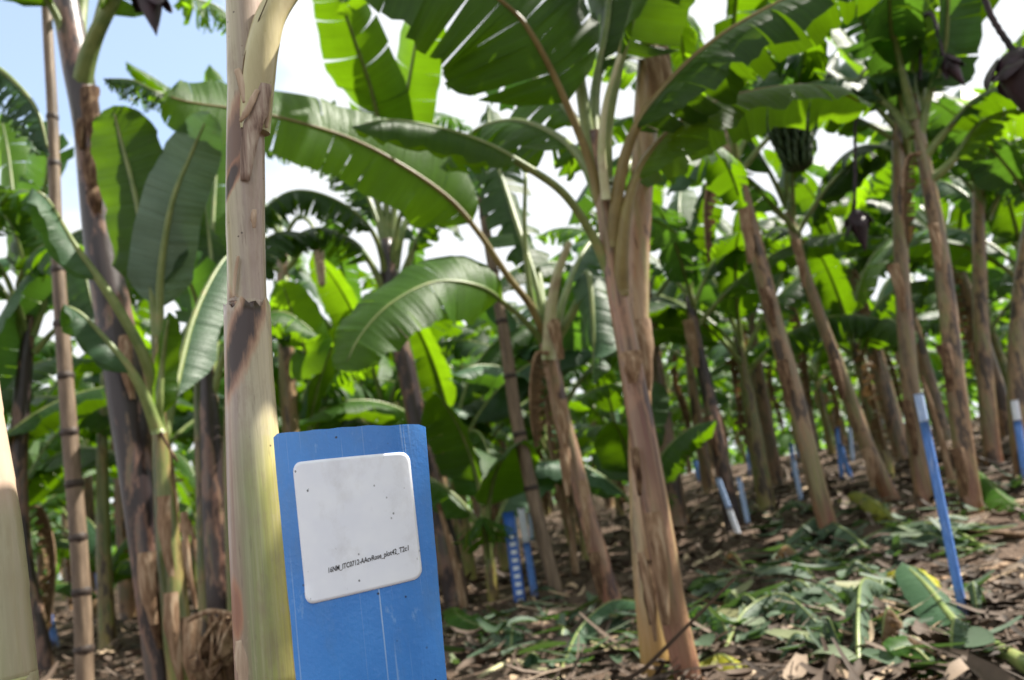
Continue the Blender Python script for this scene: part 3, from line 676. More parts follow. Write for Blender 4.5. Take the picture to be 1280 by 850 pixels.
# -- pink trunk right of centre-left
tG,pG=plant([(680,410,26),(690,460,27),(702,520,28),(718,580,28),(733,640,30),(750,700,31),(768,758,32)],5.2,MS_pink,'leaning pinkish banana trunk behind the middle, with one long leaf reaching far left',31,wscale=.82)
add_leaf(tG,L3((688,440,5.2),(665,385,5.1),(635,345,5.0),(598,290,4.9),(560,247,4.8),(500,205,4.6),(430,170,4.45),(330,142,4.2),(240,128,4.0),(205,118,3.95)),.36,.58,160,mat=M_leafb,fold=.05,curl=.1,n=60,up=Vector((0,-1,.25)),r0=.018,tear=.08,rib=M_ribb,label='long broad leaf with yellow-brown midrib crossing behind the foreground stem')
add_leaf(tG,L3((205,118,3.95),(190,112,3.9),(165,100,3.9),(130,98,3.85)),.0,.28,161,mat=M_leaf,tear=.95,fold=.9,curl=.6,n=40,r0=.008)
add_leaf(tG,L3((684,435,5.2),(660,405,5.1),(632,380,5.0),(600,358,4.8),(545,352,4.6),(490,378,4.4),(450,420,4.3),(428,466,4.25)),.32,.54,162,mat=M_leafb,fold=.05,curl=.15,n=44,r0=.016,rib=M_rib,up=Vector((-.3,-1,.25)),tear=.1)
add_petiole(tG,L3((686,450,5.15),(688,395,5.1),(696,345,5.05),(712,302,5.0)),.05,.022)
add_petiole(tG,L3((680,420,5.2),(664,370,5.2),(656,300,5.2),(657,212,5.2)),.025,.014,mat=M_rib)
add_leaf(tG,L3((684,430,5.2),(670,330,5.5),(640,250,5.8),(600,220,6.1),(570,260,6.3)),.3,.4,168,tear=.8,mat=M_leafw,fold=.6)
add_leaf(tG,L3((682,430,5.2),(672,360,5.3),(640,260,5.6),(615,180,6),(610,130,6.4)),.3,.5,165,tear=.6)
add_leaf(tG,L3((692,430,5.2),(705,370,5.3),(740,300,5.7),(800,270,6.2),(860,300,6.6)),.3,.5,166,tear=.5,mat=M_leafw)
add_leaf(tG,L3((690,430,5.2),(720,380,5.1),(735,340,4.9),(742,420,4.7),(740,480,4.7)),.4,.3,167,tear=.2,mat=M_leafw)
for k,(x,y,w,h) in enumerate([(700,500,16,60),(728,600,10,90),(690,400,16,50)]): flap(tG,x,y,w,h,5.1,50+k)
# -- main centre plant: front stem
tH,pH=plant([(742,165,21),(751,230,22),(760,300,25),(772,370,31),(786,440,36),(800,520,42),(813,600,44),(828,690,47),(842,770,46),(857,835,44)],3.3,MS_pink,'tall pink and olive banana trunk, the front one of the two crossing centre stems',32,amp=.06,seg=32,n=60)
def pet(t,q,r0,r1,mat=M_petpale): return add_petiole(t,L3(*q),r0,r1,mat)
add_leaf(tH,L3((752,260,3.3),(735,195,3.25),(700,110,3.15),(668,48,3.05),(640,12,3.0),(580,-30,2.9),(500,-60,2.8),(410,-80,2.75)),.25,.85,170,mat=M_leaf,fold=.05,curl=.1,n=50,r0=.016,rib=M_ribb,up=Vector((0,-1,.25)),tear=.22)
add_leaf(tH,L3((750,230,3.3),(738,170,3.3),(727,100,3.3),(722,20,3.3),(716,-100,3.3),(690,-260,3.5),(640,-380,3.8)),.42,.55,171,tear=.2,r0=.022,n=40)
add_leaf(tH,L3((754,230,3.3),(756,160,3.28),(770,90,3.25),(786,30,3.2),(820,-80,3.1),(900,-190,3.0),(1000,-220,3.0)),.38,.55,172,tear=.2,r0=.022,n=40)
add_leaf(tH,L3((764,310,3.3),(770,240,3.25),(788,170,3.2),(825,115,3.15),(880,60,3.1),(950,15,3.05),(1040,-25,3.0),(1120,-20,2.95)),.30,.52,173,mat=M_leaf,fold=.5,curl=.35,n=50,r0=.022,rib=M_ribb,tear=.25)
add_leaf(tH,L3((775,370,3.3),(776,300,3.25),(790,230,3.25),(825,175,3.3),(880,135,3.35),(950,112,3.4),(1030,108,3.5),(1090,135,3.6)),.30,.50,174,mat=M_leafb,fold=.3,curl=.3,n=50,r0=.022,rib=M_ribb,tear=.12)
add_leaf(tH,L3((762,340,3.3),(740,290,3.25),(705,240,3.15),(655,205,3.05),(605,178,2.95),(550,160,2.85),(490,150,2.75),(440,158,2.7)),.45,.24,175,mat=M_leafb,fold=.25,curl=.3,n=44,r0=.014,twist=.8,up=Vector((0,-.5,1)))
add_leaf(tH,L3((748,200,3.3),(742,120,3.4),(760,-30,3.6),(720,-200,4.2),(640,-260,5)),.3,.55,176,tear=.3)
pet(tH,[(758,250,3.24),(752,190,3.2),(757,130,3.18),(775,68,3.15)],.022,.010)
flap(tH,788,440,26,40,3.22,60); flap(tH,815,640,22,140,3.2,61); flap(tH,800,690,10,110,3.2,62)
for k,(x,y,w,h) in enumerate([(806,700,20,80),(792,560,12,60)]): flap(tH,x,y,w,h,3.25,63+k,mat=M_driedclump)
add_leaf(tH,L3((752,250,3.3),(730,200,3.4),(690,165,3.6),(640,150,3.8),(590,165,4.0),(550,210,4.1)),.25,.55,177,tear=.55,mat=M_leafb,fold=.5,n=40)
add_leaf(tH,L3((752,240,3.3),(720,150,3.6),(660,90,4.0),(600,70,4.4),(560,95,4.7)),.25,.5,178,tear=.45,mat=M_leafb,fold=.6,n=40)
add_leaf(tH,L3((758,250,3.3),(790,200,3.7),(850,170,4.2),(900,190,4.5),(930,260,4.7)),.25,.5,179,tear=.5,mat=M_leaf,fold=.5,n=36)
MS_twin = stem_mat('stem_twin', ((.24,.13,.075),(.40,.26,.15),(.30,.26,.11)), (.48,.36,.23), (.07,.035,.02), .2, low=((.34,.20,.05),.5), rough=.3)
# -- second of the pair
tI,pI=plant([(832,-60,38),(822,20,40),(812,100,38),(804,200,32),(798,300,32),(797,400,32),(799,500,33),(802,600,35),(808,700,40),(816,785,44)],3.55,MS_twin,'tall smooth brown banana trunk standing right behind its pinkish twin',33,wscale=.95,seg=28,n=60)
crown(tI,W(834,-70,3.55),Vector((.1,0,1)).normalized(),9,331,1.7,2.3,.35,(M_leaf,M_leafb),.55,simple_mesh=False,el=(40,75),bend=(60,110),n=34)
flap(tI,818,60,34,70,3.47,70); flap(tI,800,400,26,90,3.47,71)
# -- right group
tJ,pJ=plant([(905,165,18),(925,230,21),(950,330,24),(970,410,26),(990,480,27),(1012,570,28),(1036,662,29)],7.0,MS_brown,'leaning brown banana trunk with sunlit flank, first to the right of the paired centre stems',34)
crown(tJ,W(903,160,7.0),Vector((-.15,0,1)).normalized(),12,341,1.8,2.4,.5,(M_leaf,M_leafb,M_leafw),.6,el=(40,78),n=28)
tK,pK=plant([(985,265,13),(1003,330,16),(1030,410,18),(1060,490,20),(1085,560,23),(1112,620,27)],8.3,MS_brown,'thin dark brown banana trunk leaning left with reddish foot, between two thicker right-hand trunks',35)
crown(tK,W(982,255,8.3),Vector((-.2,0,1)).normalized(),8,351,1.7,2.3,.5,(M_leaf,M_leafw),.6,el=(35,78),n=24)
tL,pL=plant([(1122,155,17),(1124,260,22),(1128,360,24),(1136,460,26),(1144,540,26),(1152,605,26)],7.4,MS_brown,'straight greyish brown banana trunk rising just behind the right-hand blue stake',36)
crown(tL,W(1120,145,7.4),Vector((-.05,0,1)).normalized(),12,361,1.8,2.4,.4,(M_leaf,M_leafw,M_leafb),.62,el=(40,80),n=26)
tM_,pM=plant([(1140,120,16),(1155,200,21),(1172,290,25),(1184,380,27),(1192,460,29),(1203,550,30),(1214,632,32)],6.6,MS_brown,'stout brown banana trunk with a reddish lower half, on the right beyond the blue stake',37)
for k,q in enumerate([((1142,150,6.6),(1128,90,6.5),(1112,20,6.4),(1095,-80,6.0),(1010,-120,5.5)),((1144,150,6.6),(1140,80,6.6),(1155,0,6.5),(1180,-100,6.2)),((1148,170,6.6),(1160,120,6.5),(1180,60,6.3),(1190,-40,6.0),(1230,-90,5.6)),((1150,200,6.6),(1180,165,6.5),(1225,120,6.3),(1290,100,6.1),(1380,120,5.8)),((1155,230,6.6),(1190,200,6.5),(1230,150,6.4),(1300,140,6.3),(1360,200,6.2)),((1142,170,6.6),(1110,130,6.7),(1060,100,6.8),(1000,110,7),(950,150,7.2)),((1146,160,6.6),(1150,60,6.8),(1100,-20,7),(1050,-60,7.5))]):
    add_leaf(tM_,L3(*q),.26,.6,370+k,tear=.3,mat=[M_leaf,M_leafb,M_leafw][k%3],r0=.03)
bud_geo(tM_,W(1178,68,6.2),.34,.06,5,stalk=L3((1150,100,6.5),(1152,30,6.4),(1166,20,6.3),(1178,68,6.2)),lean=(.35,0))
bud_geo(tL,W(1068,262,7.2),.42,.085,6,stalk=L3((1118,160,7.4),(1095,90,7.3),(1072,110,7.2),(1068,262,7.2)),lean=(.02,0))
tN,pN=plant([(862,370,15),(872,430,19),(885,490,22),(897,550,24),(910,618,26)],9.5,MS_dark,'nearly black banana trunk behind the paired centre stems, with two pale stakes at its foot',38)
crown(tN,W(860,360,9.5),Vector((-.1,0,1)).normalized(),7,381,1.6,2.1,.5,(M_leafw,M_leaf),.55,el=(35,78),n=22)
tO,pO=plant([(1222,240,16),(1224,320,20),(1226,400,22),(1232,480,24),(1240,560,26)],9.0,MS_brown,'slim brown banana trunk close to the right edge, left of the edge stake',39)
crown(tO,W(1221,230,9),Vector((0,0,1)),8,391,1.7,2.2,.5,(M_leafb,M_leafw),.6,n=24)
tP,pP=plant([(1296,250,26),(1280,340,28),(1274,420,30),(1272,480,30),(1276,540,32)],8.0,MS_brown,'banana trunk half cut off by the right edge of the photo, behind the edge stake',40)
crown(tP,W(1298,240,8),Vector((0,0,1)),8,401,1.7,2.2,.5,(M_leaf,M_leafw),.6,n=24)
for T_,d_,L_ in ((tJ,6.88,[(938,260,16,70),(962,360,14,50),(985,450,16,60)]),(tK,8.2,[(1000,300,12,60),(1048,450,14,50),(1090,560,14,50)]),(tL,7.28,[(1124,330,16,60),(1138,500,14,70)]),(tM_,6.48,[(1172,280,14,60),(1188,430,18,60),(1205,560,18,60)]),(tN,9.4,[(866,400,14,60),(890,520,12,50)]),(tG,5.1,[(712,560,14,60),(748,690,14,60)])):
    for k,(x,y,w_,h_) in enumerate(L_): flap(T_,x-w_/2,y,w_,h_,d_,int(x)+k,mat=[M_drysheath,M_driedclump][(k+int(x))%2])
for T_,q in ((tJ,((905,185,6.9),(890,200,6.8),(880,260,6.75),(884,330,6.75))),(tM_,((1150,190,6.5),(1132,200,6.4),(1128,260,6.35),(1134,310,6.35))),(tG,((684,440,5.1),(668,445,5.0),(662,500,4.98),(668,560,4.98)))):
    add_leaf(T_,L3(*q),.15,.22,int(q[0][0]),mat=M_leafdry,rib=M_drysheath,tear=.8,fold=1.1,curl=.7,n=24,r0=.01)
# plant just outside the right edge whose flower bud hangs into view
tQ,pQ=plant([(1470,-260,40),(1465,0,60),(1462,300,75),(1465,600,85),(1475,900,95)],3.0,MS_brown,'plant beyond the right edge whose black flower bud hangs into the top corner',41)
tQ['category']='banana plant'
bud_geo(tQ,W(1268,62,3.0),.33,.085,9,stalk=L3((1470,-260,3.0),(1380,-420,3.0),(1225,-330,3.0),(1225,-60,3.0),(1235,10,3.0),(1268,66,3.0)),lean=(-.02,0),sr_=.011)
add_leaf(tQ,L3((1470,-240,3.0),(1420,-380,3.0),(1330,-330,3.0),(1200,-250,2.9),(1040,-180,2.8)),.2,.6,421,tear=.3,mat=M_leaf)
add_leaf(tQ,L3((1470,-240,3.0),(1380,-200,3.1),(1300,-100,3.3),(1240,-60,3.6),(1180,-60,4.0)),.2,.5,422,tear=.4,mat=M_leafb)
bunch(tJ,W(985,150,6.4),.45,.2,3)
# ------------------------------------------------------------------ poles
M_bamboo=simple('bamboo_tan',[(.25,(.045,.03,.02)),(.5,(.15,.105,.07)),(.75,(.26,.19,.13))],3,(12,12,1.5),.55,.4)
M_node=simple('bamboo_node',[(.3,(.015,.010,.008)),(.7,(.06,.04,.03))],20)
def pole(pix,d,nodes,label,r_extra=0):
    b=base_of(pix,d); t=empty('notched_pole',b,label,'pole')
    pts=[W(x,y,d) for x,y,w in pix]; rad=[w*(W(x,y,d)-Vector((0,0,CAMZ))).dot(ff)/F*.5 for x,y,w in pix]
    pts.append(Vector((b.x,b.y,b.z-.05))); rad.append(rad[-1]); mb=MB(); path=catmull(pts,60)
    nz=[W(x_,y_,d) for x_,y_ in nodes]
    tube(mb,path,rad,14,prof=lambda th,v:1+.03*math.sin(th*2+v*9)); mb.build('shaft',M_bamboo,t)
    for q in nz:
        # nearest path point
        k=min(range(len(path)),key=lambda i:abs(path[i].z-q.z)); k=max(1,min(k,len(path)-2)); T=(path[k-1]-path[k+1]).normalized(); r=lerp_list(rad,k/60)
        f=(q.z-path[k].z)/T.z; c=path[k]+T*f; mb=MB(); tube(mb,[c-T*.022,c-T*.008,c+T*.006,c+T*.022],[r*1.02,r*1.14,r*1.16,r*1.02],14,caps=False,prof=lambda th,v:1+.05*math.sin(th*3+q.z*9)); mb.build('node_ring',M_node,t)
    return t
pole([(56,-40,11),(61,60,12),(66,150,13),(70,280,15),(77,400,17),(87,540,19),(97,660,20),(103,760,21),(106,850,22)],4.6,[(66,147),(68,205),(75,337),(80,405),(84,470),(92,540),(93,605),(99,672),(101,740),(103,812)],'tan notched pole with dark rings standing left of the thick black-green trunk')
pole([(600,235,9),(608,290,12),(622,370,14),(632,430,15),(645,520,16),(662,600,17),(678,670,18),(692,725,18)],7.0,[(605,270),(616,340),(628,402),(640,470),(647,543),(664,610)],'leaning grey-brown notched pole just right of the fan-crowned trunk')
# ------------------------------------------------------------------ blue stakes
M_stblue=simple('stake_blue',[(.3,(.05,.15,.48)),(.7,(.12,.28,.70))],6,(20,20,3),.4,.15)
M_stwhite=simple('stake_white',[(.3,(.50,.58,.74)),(.7,(.78,.80,.84))],6,(20,20,3),.4,.15)
def mud(m):
    nt=m.node_tree; L=nt.links.new; pb=[n for n in nt.nodes if n.type=='BSDF_PRINCIPLED'][0]; src=pb.inputs['Base Color'].links[0].from_socket
    tc=N(nt,'ShaderNodeTexCoord'); so=N(nt,'ShaderNodeSeparateXYZ'); L(tc.outputs['Object'],so.inputs[0]); nn=noise_n(nt,tc.outputs['Object'],24,4,.6)
    f=ramp(nt,mathn(nt,'ADD',mathn(nt,'MULTIPLY',so.outputs[2],1.6),mathn(nt,'MULTIPLY',nn,.5)),[(.25,(.85,.85,.85)),(.52,(0,0,0))])
    f2=ramp(nt,noise_n(nt,tc.outputs['Object'],1,5,.7,(50,50,9)),[(.56,(0,0,0)),(.68,(.55,.55,.55))])
    L(mixc(nt,f2,mixc(nt,f,src,(.10,.065,.045)),(.32,.40,.58)),pb.inputs['Base Color'])
mud(M_stblue)
M_stpale=simple('stake_pale_blue',[(.3,(.20,.32,.62)),(.7,(.48,.60,.80))],6,(20,20,3),.4,.15)
def fleck_mat():
    m,nt,out=newmat('stake_flecked'); L=nt.links.new; tc=N(nt,'ShaderNodeTexCoord'); so=N(nt,'ShaderNodeSeparateXYZ'); L(tc.outputs['UV'],so.inputs[0])
    w=mathn(nt,'SINE',mathn(nt,'MULTIPLY',so.outputs[1],95.0)); n=noise_n(nt,tc.outputs['UV'],1,2,.5,(6,60,1))
    inner=mathn(nt,'MULTIPLY',mathn(nt,'GREATER_THAN',so.outputs[0],.3),mathn(nt,'LESS_THAN',so.outputs[0],.8))
    k=mathn(nt,'MULTIPLY',mathn(nt,'GREATER_THAN',mathn(nt,'ADD',w,mathn(nt,'MULTIPLY',n,1.6)),.8),inner)
    k2=mathn(nt,'MULTIPLY',k,mathn(nt,'LESS_THAN',so.outputs[1],.62))
    col=mixc(nt,k2,(.04,.14,.52),(.72,.78,.86)); pb=N(nt,'ShaderNodeBsdfPrincipled',i_Roughness=.4); L(col,pb.inputs['Base Color']); L(pb.outputs[0],out.inputs[0]); return m
M_fleck=fleck_mat()
def stake(top,foot,wpx,label,tipfrac=0,mat=M_stblue,tipmat=M_stwhite,group=None,dd=None,yaw=0,foottip=False,thick=.35):
    g=ground_at(*foot); d=dd or g.y
    P=W(top[0],top[1],d); Q=Vector((W(foot[0],foot[1],d).x,d,0)); Q.z=ter(Q.x,Q.y)
    fw=(P-Vector((0,0,CAMZ))).dot(ff); w=wpx*fw/F*.5
    t=empty('blue_stake',Q,label,'plot marker',group); ax=(P-Q).normalized(); Q2=Q-ax*.06
    def strip(a,b,mt,name,grow=0):
        mb=MB(); n=10; g_=[]; N_=Vector((math.sin(yaw),-math.cos(yaw),0)); Sd=Vector((math.cos(yaw),math.sin(yaw),0))
        Ln=(b-a).length
        for side,off in ((0,0),(1,-.004)):
            for i in range(n+1):
                p=a.lerp(b,i/n)
                for j in range(9):
                    s=(j/8-.5)*2; g_.append(mb.vert(p+Sd*(s*(w+grow))+N_*(w*thick*(1-s*s)+off+grow),(j/8,i/n*Ln)))
        def ix(side,i,j): return side*(n+1)*9+i*9+j
        for i in range(n):
            for j in range(8):
                mb.face(ix(0,i,j),ix(0,i,j+1),ix(0,i+1,j+1),ix(0,i+1,j)); mb.face(ix(1,i,j),ix(1,i+1,j),ix(1,i+1,j+1),ix(1,i,j+1))
            mb.face(ix(0,i,0),ix(0,i+1,0),ix(1,i+1,0),ix(1,i,0)); mb.face(ix(0,i,8),ix(1,i,8),ix(1,i+1,8),ix(0,i+1,8))
        for i in (0,n):
            for j in range(8): mb.face(ix(0,i,j),ix(1,i,j),ix(1,i,j+1),ix(0,i,j+1))
        return mb.build(name,mt,t)
    if tipfrac:
        c=P.lerp(Q,tipfrac); strip(Q2,c,mat,'stake_body'); strip(c,P,tipmat,'pale_tip',.0005)  # upper end in a paler material
    elif foottip:
        c=P.lerp(Q,.55); strip(Q2,c,tipmat,'sunlit_foot',.0005); strip(c,P,mat,'stake_body')  # sunlight on the lower part put in as a whiter strip
    else: strip(Q2,P,mat,'stake_body')
    return t
stake((635,640),(650,752),14,'blue stake with rows of white marks, left one of the close pair in the middle',mat=M_fleck)
stake((651,635),(669,748),9,'blue stake with a long white top, right one of the close pair in the middle',.38)
stake((897,597),(923,668),7,'whitish slanting stake at the foot of the nearly black trunk, left of its pair',0,M_stpale,foottip=True)
stake((923,596),(936,658),6.5,'pale blue slanting stake at the foot of the nearly black trunk, right of its pair',0,M_stpale)
stake((991,573),(1002,626),6,'short pale blue stake behind the first leaning brown trunk',0,M_stpale)
stake((1050,555),(1065,603),6,'short faded blue stake behind and between the leaning brown trunks',0,M_stblue)
stake((1148,492),(1208,782),11.5,'tall narrow blue stake with a white tip standing among cut leaves at the right',.13,tipmat=M_stpale,thick=.8)
stake((1268,500),(1284,606),10,'blue stake with white tip at the very right edge',.25,thick=.6)
stake((60,765),(70,815),10,'short blue stake on the ground at far left between pale stem and notched pole',0)
stake((868,575),(876,602),7,'small dark blue stake left of the nearly black trunk',0)
stake((881,590),(888,616),6,'smallest blue stake touching the nearly black trunk',0)
stake((768,606),(777,642),8,'little blue-white stake seen just left of the paired centre stems',.5)
rgs=random.Random(8)
for k in range(16):
    px=rgs.choice([rgs.uniform(40,300),rgs.uniform(560,640),rgs.uniform(700,1120),rgs.uniform(820,1180)])
    dd=rgs.uniform(12,24); x=(px-640)/F*dd; z0=ter(x,dd)
    # find picture row of that ground point
    v=Vector((x,dd,z0-CAMZ)); b_=v.dot(cU)/v.dot(ff); a_=v.dot(cR)/v.dot(ff); fx_,fy_=640+a_*F,425-b_*F
    hpx=rgs.uniform(.55,.85)*F/dd
    stake((fx_-hpx*.1,fy_-hpx),(fx_,fy_),.07*F/dd,'tiny blue stake far off among the blurred rows',0,mat=rgs.choice([M_stblue,M_stpale]),group='far blue stakes along the rows',dd=dd)
# ------------------------------------------------------------------ rows behind
protos=[]
def proto(seed,H,rb,rt,nl,mats,smat,lo,hi,tear,el=(35,78)):
    rg=random.Random(seed); t=empty('banana_plant',(0,0,0),'',''); lean=Vector((rg.uniform(-.12,.05),rg.uniform(-.06,.06),1)); pts=[Vector((0,0,-.08)),Vector((lean.x*.2*H,lean.y*.3*H,.35*H)),Vector((lean.x*.55*H,lean.y*.6*H,.7*H)),Vector((lean.x*H,lean.y*H,H))]
    mb=MB(); tube(mb,catmull(pts,14),[rb*1.1,rb,(rb+rt)/2,rt*.8],12,prof=sheath_prof(seed)); mb.build('pseudostem',smat,t)
    crown(t,pts[-1],(pts[-1]-pts[-2]).normalized(),nl,seed,lo,hi,tear,mats,.6,el=el,n=18,m=4,r0=.024); 
    for q in range(rg.randrange(0,3)):
        a=rg.random()*6.28; p0=pts[-1]-Vector((0,0,.25)); D=Vector((math.cos(a),math.sin(a),0))
        add_leaf(t,[p0,p0+D*.3+Vector((0,0,.05)),p0+D*.42-Vector((0,0,.5)),p0+D*.35-Vector((0,0,1.2)),p0+D*.3-Vector((0,0,min(1.7,H*.7)))],.2,.3,seed*7+q,mat=M_leafdry,rib=M_drysheath,simple_mesh=True,tear=.85,fold=1.1,curl=.6,n=16,m=3,r0=.012)
    return t
sets=[(M_leaf,M_leafw),(M_leaf,M_leafb),(M_leafw,M_leaf,M_leafb),(M_leaf,)]
for s in range(9):
    rg=random.Random(900+s)
    if s<4: p=proto(900+s,rg.uniform(2.7,3.4),.125,.075,9,sets[s%4],MS_far,1.8,2.3,.5)
    elif s<7: p=proto(900+s,rg.uniform(1.7,2.2),.10,.06,8,sets[s%4],MS_green,1.5,2.0,.45)
    else: p=proto(900+s,rg.uniform(.6,.95),.05,.03,6,(M_leafw,M_leaf),MS_green,.8,1.25,.15,(50,82))
    protos.append(p)
used=set()
heroes=[o for o in S.objects if o.type=='EMPTY' and o.name.startswith(('banana_plant','notched')) and o.location.length>.01]
hp=[Vector((o.location.x,o.location.y)) for o in heroes]
def place(k,x,y,rz,sc,label,group):
    o=protos[k]
    if k in used: o=copy_tree(o)
    used.add(k); o.location=(x,y,ter(x,y)); o.rotation_euler=(0,0,rz); o.scale=(sc,sc,sc)
    tag(o,label,'banana plant',group)
rg=random.Random(44)
def hide_ok(x,y):
    return all((Vector((x,y))-h).length>1.05 for h in hp)
for k,x,y_ in ((5,-3.9,8.3),(6,-2.45,8.9),(4,-4.6,6.6),(8,1.0,7.9),(4,.55,9.8),(5,-1.7,10.0),(6,-.9,9.6),(8,-.5,7.4)):
    place(k,x,y_,rg.random()*6.28,rg.uniform(.95,1.15),'lower banana plant filling the gaps between the trunks on the left half','low banana plants on the left half')
y=6.5; row=0
while y<34:
    half=y*.70+2.5; x=-half+rg.uniform(0,1.5)
    while x<half:
        xx=x+rg.uniform(-.5,.5); yy=y+rg.uniform(-.6,.6); px=xx/yy
        if hide_ok(xx,yy):
            left=px<-.02
            ok=True
            if yy<9.0 and -.2<px<.0: ok=False         # open sky window at centre-left
            if yy<8.4 and px>-.1: ok = rg.random()<.4
            if yy<8.6 and left: ok=rg.random()<.4
            if ok:
                if -.185<px<-.02 and yy<12.5: k=rg.choice([4,5,6,4,5])
                elif left: k=rg.choice([4,5,6,7,8,4] if yy<9.5 else [0,1,2,3,4,5,7] if yy<16 else [4,5,6,0,1,2])
                else: k=rg.choice([0,1,2,3,4,5,7,8] if yy<12 else [0,1,2,3,4,5,6])
                sc=rg.uniform(.88,1.12)
                if yy<13: lab,grp='banana plant of the middle rows, blurred behind the named trunks','banana plants of the middle rows'
                else: lab,grp='far banana plant dissolving into the green blur behind','banana plants of the far rows'
                place(k,xx,yy,rg.random()*6.28,sc,lab,grp)
        x+=1.7 if y<16 else 1.95
    y+=2.0 if y<14 else 2.6; row+=1
# unseen plants added outside the frame to shade the foreground
for k,x,y_,rz in ((1,3.0,1.25,1.0),(3,2.2,-.5,.4),(0,.9,-1.8,.2)):
    place(k,x,y_,rz,1.0,'unseen banana plant added beside the camera to shade the foreground','unseen banana plants added for shade')
# ------------------------------------------------------------------ far wood mass
def island_mat(name, stops, tfac=0, trans=None, rough=.6, spec=.3):
    m,nt,out=newmat(name); L=nt.links.new; g=N(nt,'ShaderNodeNewGeometry'); tc=N(nt,'ShaderNodeTexCoord')
    col=ramp(nt,g.outputs['Random Per Island'],stops)
    nn=noise_n(nt,tc.outputs['Object'],30,3); col=mixc(nt,mathn(nt,'MULTIPLY',nn,.5),col,tuple(c*.5 for c in stops[0][1]))
    pb=N(nt,'ShaderNodeBsdfPrincipled',i_Roughness=rough); pb.inputs['Specular IOR Level'].default_value=spec; L(col,pb.inputs['Base Color'])
    if tfac:
        tb=N(nt,'ShaderNodeBsdfTranslucent'); tb.inputs[0].default_value=(*trans,1); mx=N(nt,'ShaderNodeMixShader'); mx.inputs[0].default_value=tfac
        L(pb.outputs[0],mx.inputs[1]); L(tb.outputs[0],mx.inputs[2]); L(mx.outputs[0],out.inputs[0])
    else: L(pb.outputs[0],out.inputs[0])
    return m
mb=MB(); rg=random.Random(5)
for k in range(5200):
    yy=rg.uniform(34,62); x=rg.uniform(-.8,.8)*yy; zt=ter0(x,yy); z=zt+rg.random()**.8*4.6
    a=rg.random()*6.28; Ln=rg.uniform(1.0,2.0); w=rg.uniform(.22,.34); el=rg.uniform(-.4,1.2)
    D=Vector((math.cos(a)*math.cos(el),math.sin(a)*math.cos(el),math.sin(el))); Sd=D.cross(Vector((0,0,1))).normalized()
    ids=[]
    for i in range(5):
        t=i/4; p=Vector((x,yy,z))+D*Ln*t-Vector((0,0,.5*Ln*t*t)); ww=w*math.sin(math.pi*(t*.86+.1))
        ids.append([mb.vert(p+Sd*ww*s-Vector((0,0,.25*ww*abs(s)))) for s in (-1,0,1)])
    for i in range(4):
        for j in range(2): mb.face(ids[i][j],ids[i+1][j],ids[i+1][j+1],ids[i][j+1])
o=mb.build('far_plantation',island_mat('far_leaves',[(.0,(.02,.06,.015)),(.6,(.05,.12,.03)),(1,(.10,.19,.07))],.4,(.22,.45,.03)))
tag(o,'distant mass of banana foliage closing the view behind the rows','foliage',kind='stuff')
# ------------------------------------------------------------------ ground
def ground():
    mb=MB(); xs=[]; 
    def graded(a,b,fine0,fine1,step,grow):
        out=[]; v=fine0
        while v<fine1: out.append(v); v+=step
        s=step; 
        while v<b: out.append(v); s*=grow; v+=s
        out.append(b); v=fine0; s=step
        while v>a: s*=grow; v-=s; out.insert(0,max(v,a))
        return out
    X=graded(-400,400,-6,9,.09,1.12); Y=graded(-60,600,.6,11,.09,1.10); idx=[]
    for j,y in enumerate(Y):
        row=[]
        for i,x in enumerate(X):
            z=ter(x,y); v=Vector((x,y,0))
            if y<30 and abs(x)<25: z+=.030*noise.fractal(v*4.5,1,2,3)+.012*noise.noise(v*17)
            row.append(mb.vert((x,y,z),(x,y)))
        idx.append(row)
    for j in range(len(Y)-1):
        for i in range(len(X)-1): mb.face(idx[j][i],idx[j][i+1],idx[j+1][i+1],idx[j+1][i])
    m,nt,out=newmat('soil'); L=nt.links.new; tc=N(nt,'ShaderNodeTexCoord'); ob=tc.outputs['Object']
    n1=noise_n(nt,ob,2.2,5,.6); n2=noise_n(nt,ob,26,5,.7); n3=noise_n(nt,ob,7,4,.6)
    col=ramp(nt,n2,[(.3,(.030,.020,.015)),(.5,(.085,.058,.042)),(.7,(.17,.125,.095))])
    col=mixc(nt,ramp(nt,n1,[(.4,(0,0,0)),(.65,(.6,.6,.6))]),col,(.13,.085,.06)); col=mixc(nt,ramp(nt,n3,[(.6,(0,0,0)),(.7,(.5,.5,.5))]),col,(.20,.16,.13))
    pb=N(nt,'ShaderNodeBsdfPrincipled',i_Roughness=.9); pb.inputs['Specular IOR Level'].default_value=.2; L(col,pb.inputs['Base Color'])
    bp=N(nt,'ShaderNodeBump',i_Strength=.8,i_Distance=.03); L(mathn(nt,'ADD',n2,n3),bp.inputs['Height']); L(bp.outputs[0],pb.inputs['Normal']); L(pb.outputs[0],out.inputs[0])
    o=mb.build('ground',m); o['kind']='structure'
ground()
